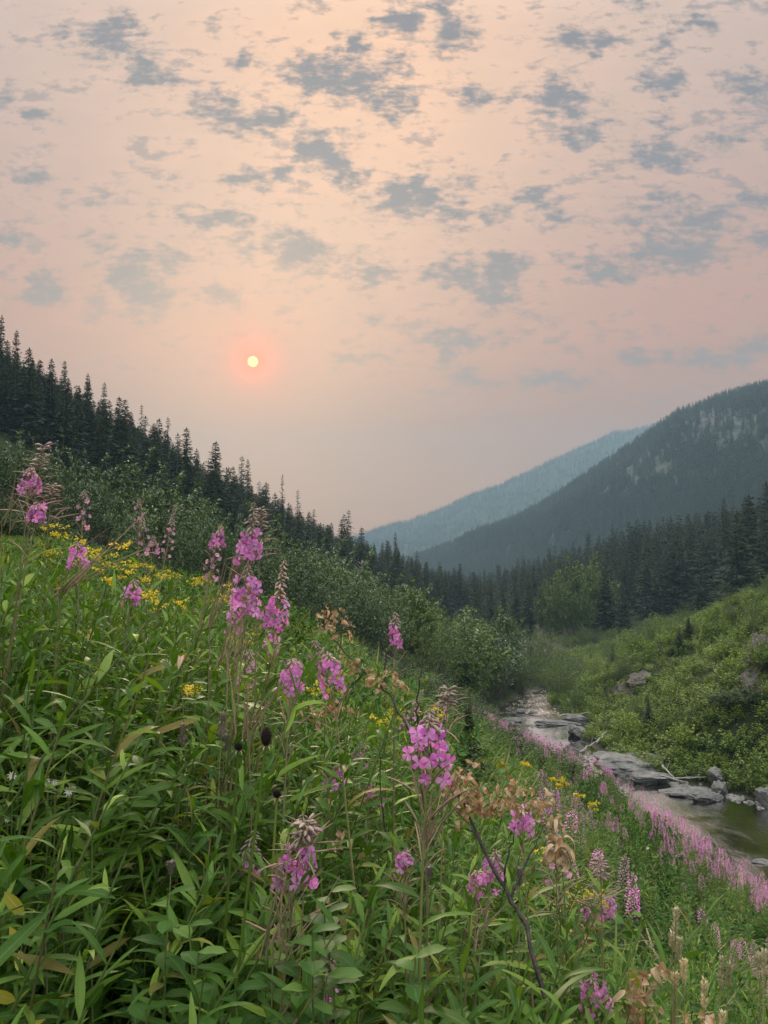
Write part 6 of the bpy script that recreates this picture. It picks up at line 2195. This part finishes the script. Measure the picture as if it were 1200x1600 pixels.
# ---- fireweed on the lower slope and along its crest
def fw_mid(seed, h, nf=46, fs=.022, leaves=44, head=.26, pale=.25, buds=True):
    nf *= 2
    r_ = np.random.default_rng(seed)
    st, fl, lf, bd = Geo(), Geo(), Geo(), Geo()
    c = stem_curve(h, (r_.normal(0, .05), r_.normal(0, .05)))
    V_, F_, U_ = tube(c, np.linspace(.005, .0015, len(c)), 4)
    st.add(V_, F_, .5, 0, U_)
    f = 1 - head * (.12 + .88 * (np.arange(nf) + r_.uniform(0, 1, nf)) / nf) / h
    a = np.arange(nf) * GA
    rr = .012 + .028 * np.clip((1 - f) * h / head, 0, 1) ** .6
    P_ = along(c, f) + np.stack([np.cos(a) * rr, np.sin(a) * rr, 0 * a], 1)
    D_ = np.stack([np.cos(a), np.sin(a), r_.uniform(-.3, .5, nf)], 1)
    fl.stamp(leaf_cheap(.85, .25, .1), P_, frames(D_, (0, 0, 1), fs * r_.uniform(.75, 1.3, nf), r_.uniform(-1, 1, nf)), r_.uniform(0, 1, nf))
    n2_ = 14
    f2 = 1 - head * .16 * np.arange(n2_) / n2_ / h
    a2 = np.arange(n2_) * GA
    bd.stamp(leaf_cheap(.4, .2, .3), along(c, f2), frames(np.stack([np.cos(a2), np.sin(a2), 0 * a2 + .4], 1), (0, 0, 1), .016), r_.uniform(0, 1, n2_))
    _, p, m3, kk, rn = leafy(seed, h, leaves, .10, LANCE_LO, t0=.12, t1=1 - head / h * 1.02, curve=c, rise=.55, tuft=False)
    for q in range(2):
        m_ = kk == q
        lf.stamp(LANCE_LO[q], p[m_], m3[m_], rn[m_])
    return st, lf, fl, bd


MIDFW = []
for k in range(6):
    MIDFW.append(fw_mid(1500 + k, 1.1, [46, 34, 60, 24, 40, 52][k], .0145, 40, [.22, .18, .28, .14, .24, .26][k]))
MID_PARTS, MID_J, MID_JP = [], [], []
for st_, lf_, fl_, bd_ in MIDFW:
    MID_PARTS.append((st_.mesh('stem', M['redstem'], True), lf_.mesh('foliage', M['lance'], True), fl_.mesh('flower_spike', M['petal']), fl_.mesh('flower_spike', M['palepetal']), bd_.mesh('bud_spike', M['bud'])))
    MID_J.append(merge([(st_, 0), (lf_, 1), (fl_, 2), (bd_, 3)], 'fireweed', [M['redstem'], M['lance'], M['petal'], M['bud']]))
    MID_JP.append(merge([(st_, 0), (lf_, 1), (fl_, 2), (bd_, 3)], 'fireweed', [M['redstem'], M['lance'], M['palepetal'], M['bud']]))

r_ = np.random.default_rng(60)
FX, FY, FP, FG = [], [], [], []
# the dense band along the crest of the bank
CREST = np.array([(11.0, 6.5), (13, 6.7), (16, 6.7), (19, 6.4), (24, 5.9), (30, 5.1), (34, 4.5), (39, 3.9)])
for k in range(1200):
    yq = 10 + 29 * r_.uniform(0, 1) ** .9
    xq = np.interp(yq, CREST[:, 0], CREST[:, 1]) + (r_.normal(0, .65) if r_.random() < .6 else -abs(r_.normal(0, 1.1)))
    if vnoise(np.array([xq]), np.array([yq]), 1.3, 19)[0] < -.40:
        continue
    FX.append(xq); FY.append(yq); FP.append(r_.random() < .45); FG.append(0)
# scattered on the lower right slope
for k in range(330):
    yq = r_.uniform(5.2, 15)
    xq = yq * r_.uniform(.20, .56)
    if xq > np.interp(yq, CREST[:, 0], CREST[:, 1]) - .6 or vnoise(np.array([xq]), np.array([yq]), 1.1, 9)[0] < -.05:
        continue
    FX.append(xq); FY.append(yq); FP.append(r_.random() < .7); FG.append(1)
FX, FY, FP, FG = np.array(FX), np.array(FY), np.array(FP), np.array(FG)
FZ = H(FX, FY)
fh = np.where(FG == 0, np.minimum(r_.uniform(1.0, 1.35, len(FX)), canopy_limit(FX, FY) + .10 + r_.uniform(0, .45, len(FX)) - FZ), r_.uniform(.75, 1.10, len(FX)))
ok = (fh > .5) & (to_px(np.stack([FX, FY, FZ + fh], 1))[:, 0] < 1230)
FX, FY, FZ, FP, FG, fh = FX[ok], FY[ok], FZ[ok], FP[ok], FG[ok], fh[ok]
o_ = np.argsort(np.hypot(FX, FY))
nsing = 255
print('mid fireweed', len(FX))
for k in o_[:nsing]:
    v_ = int(r_.integers(0, 6))
    P5 = MID_PARTS[v_]
    lab, grp = ('pink fireweed in the dense band along the crest above the river', 'fireweed along the crest of the bank') if FG[k] == 0 else (
        ('faded pink fireweed scattered on the green slope at the lower right', 'faded fireweed on the lower right slope') if FP[k] else ('bright pink fireweed scattered on the green slope at the lower right', 'bright fireweed on the lower right slope'))
    plant_thing('fireweed', [('stem', P5[0]), ('foliage', P5[1]), ('flower_spike', P5[3 if FP[k] else 2]), ('bud_spike', P5[4])], (FX[k], FY[k], FZ[k] - .02), r_.uniform(0, 6.28), (1, 1, fh[k] / 1.1), lab, 'wildflower', grp,
                tilt=(r_.normal(0, .08), r_.normal(.06, .08)))
rest = o_[nsing:]
n = len(rest)
src = MID_J + MID_JP
scatter_object('fireweed_drift', src, np.stack([FX, FY, FZ - .02], 1)[rest], np.stack([r_.normal(0, .08, n), r_.normal(.05, .08, n), r_.uniform(0, 6.28, n)], 1), (fh[rest] / 1.1)[:, None] * np.array([1.15, 1.15, 1.0]),
               r_.integers(0, 6, n) + 6 * FP[rest], 'dense drift of pink fireweed running along the crest above the river into the distance')
g = Geo()
g.add(HV, HF)
tag(link('haze', g.mesh('haze', hm)), 'thin blue grey smoke haze filling the valley air', None, None, 'stuff')
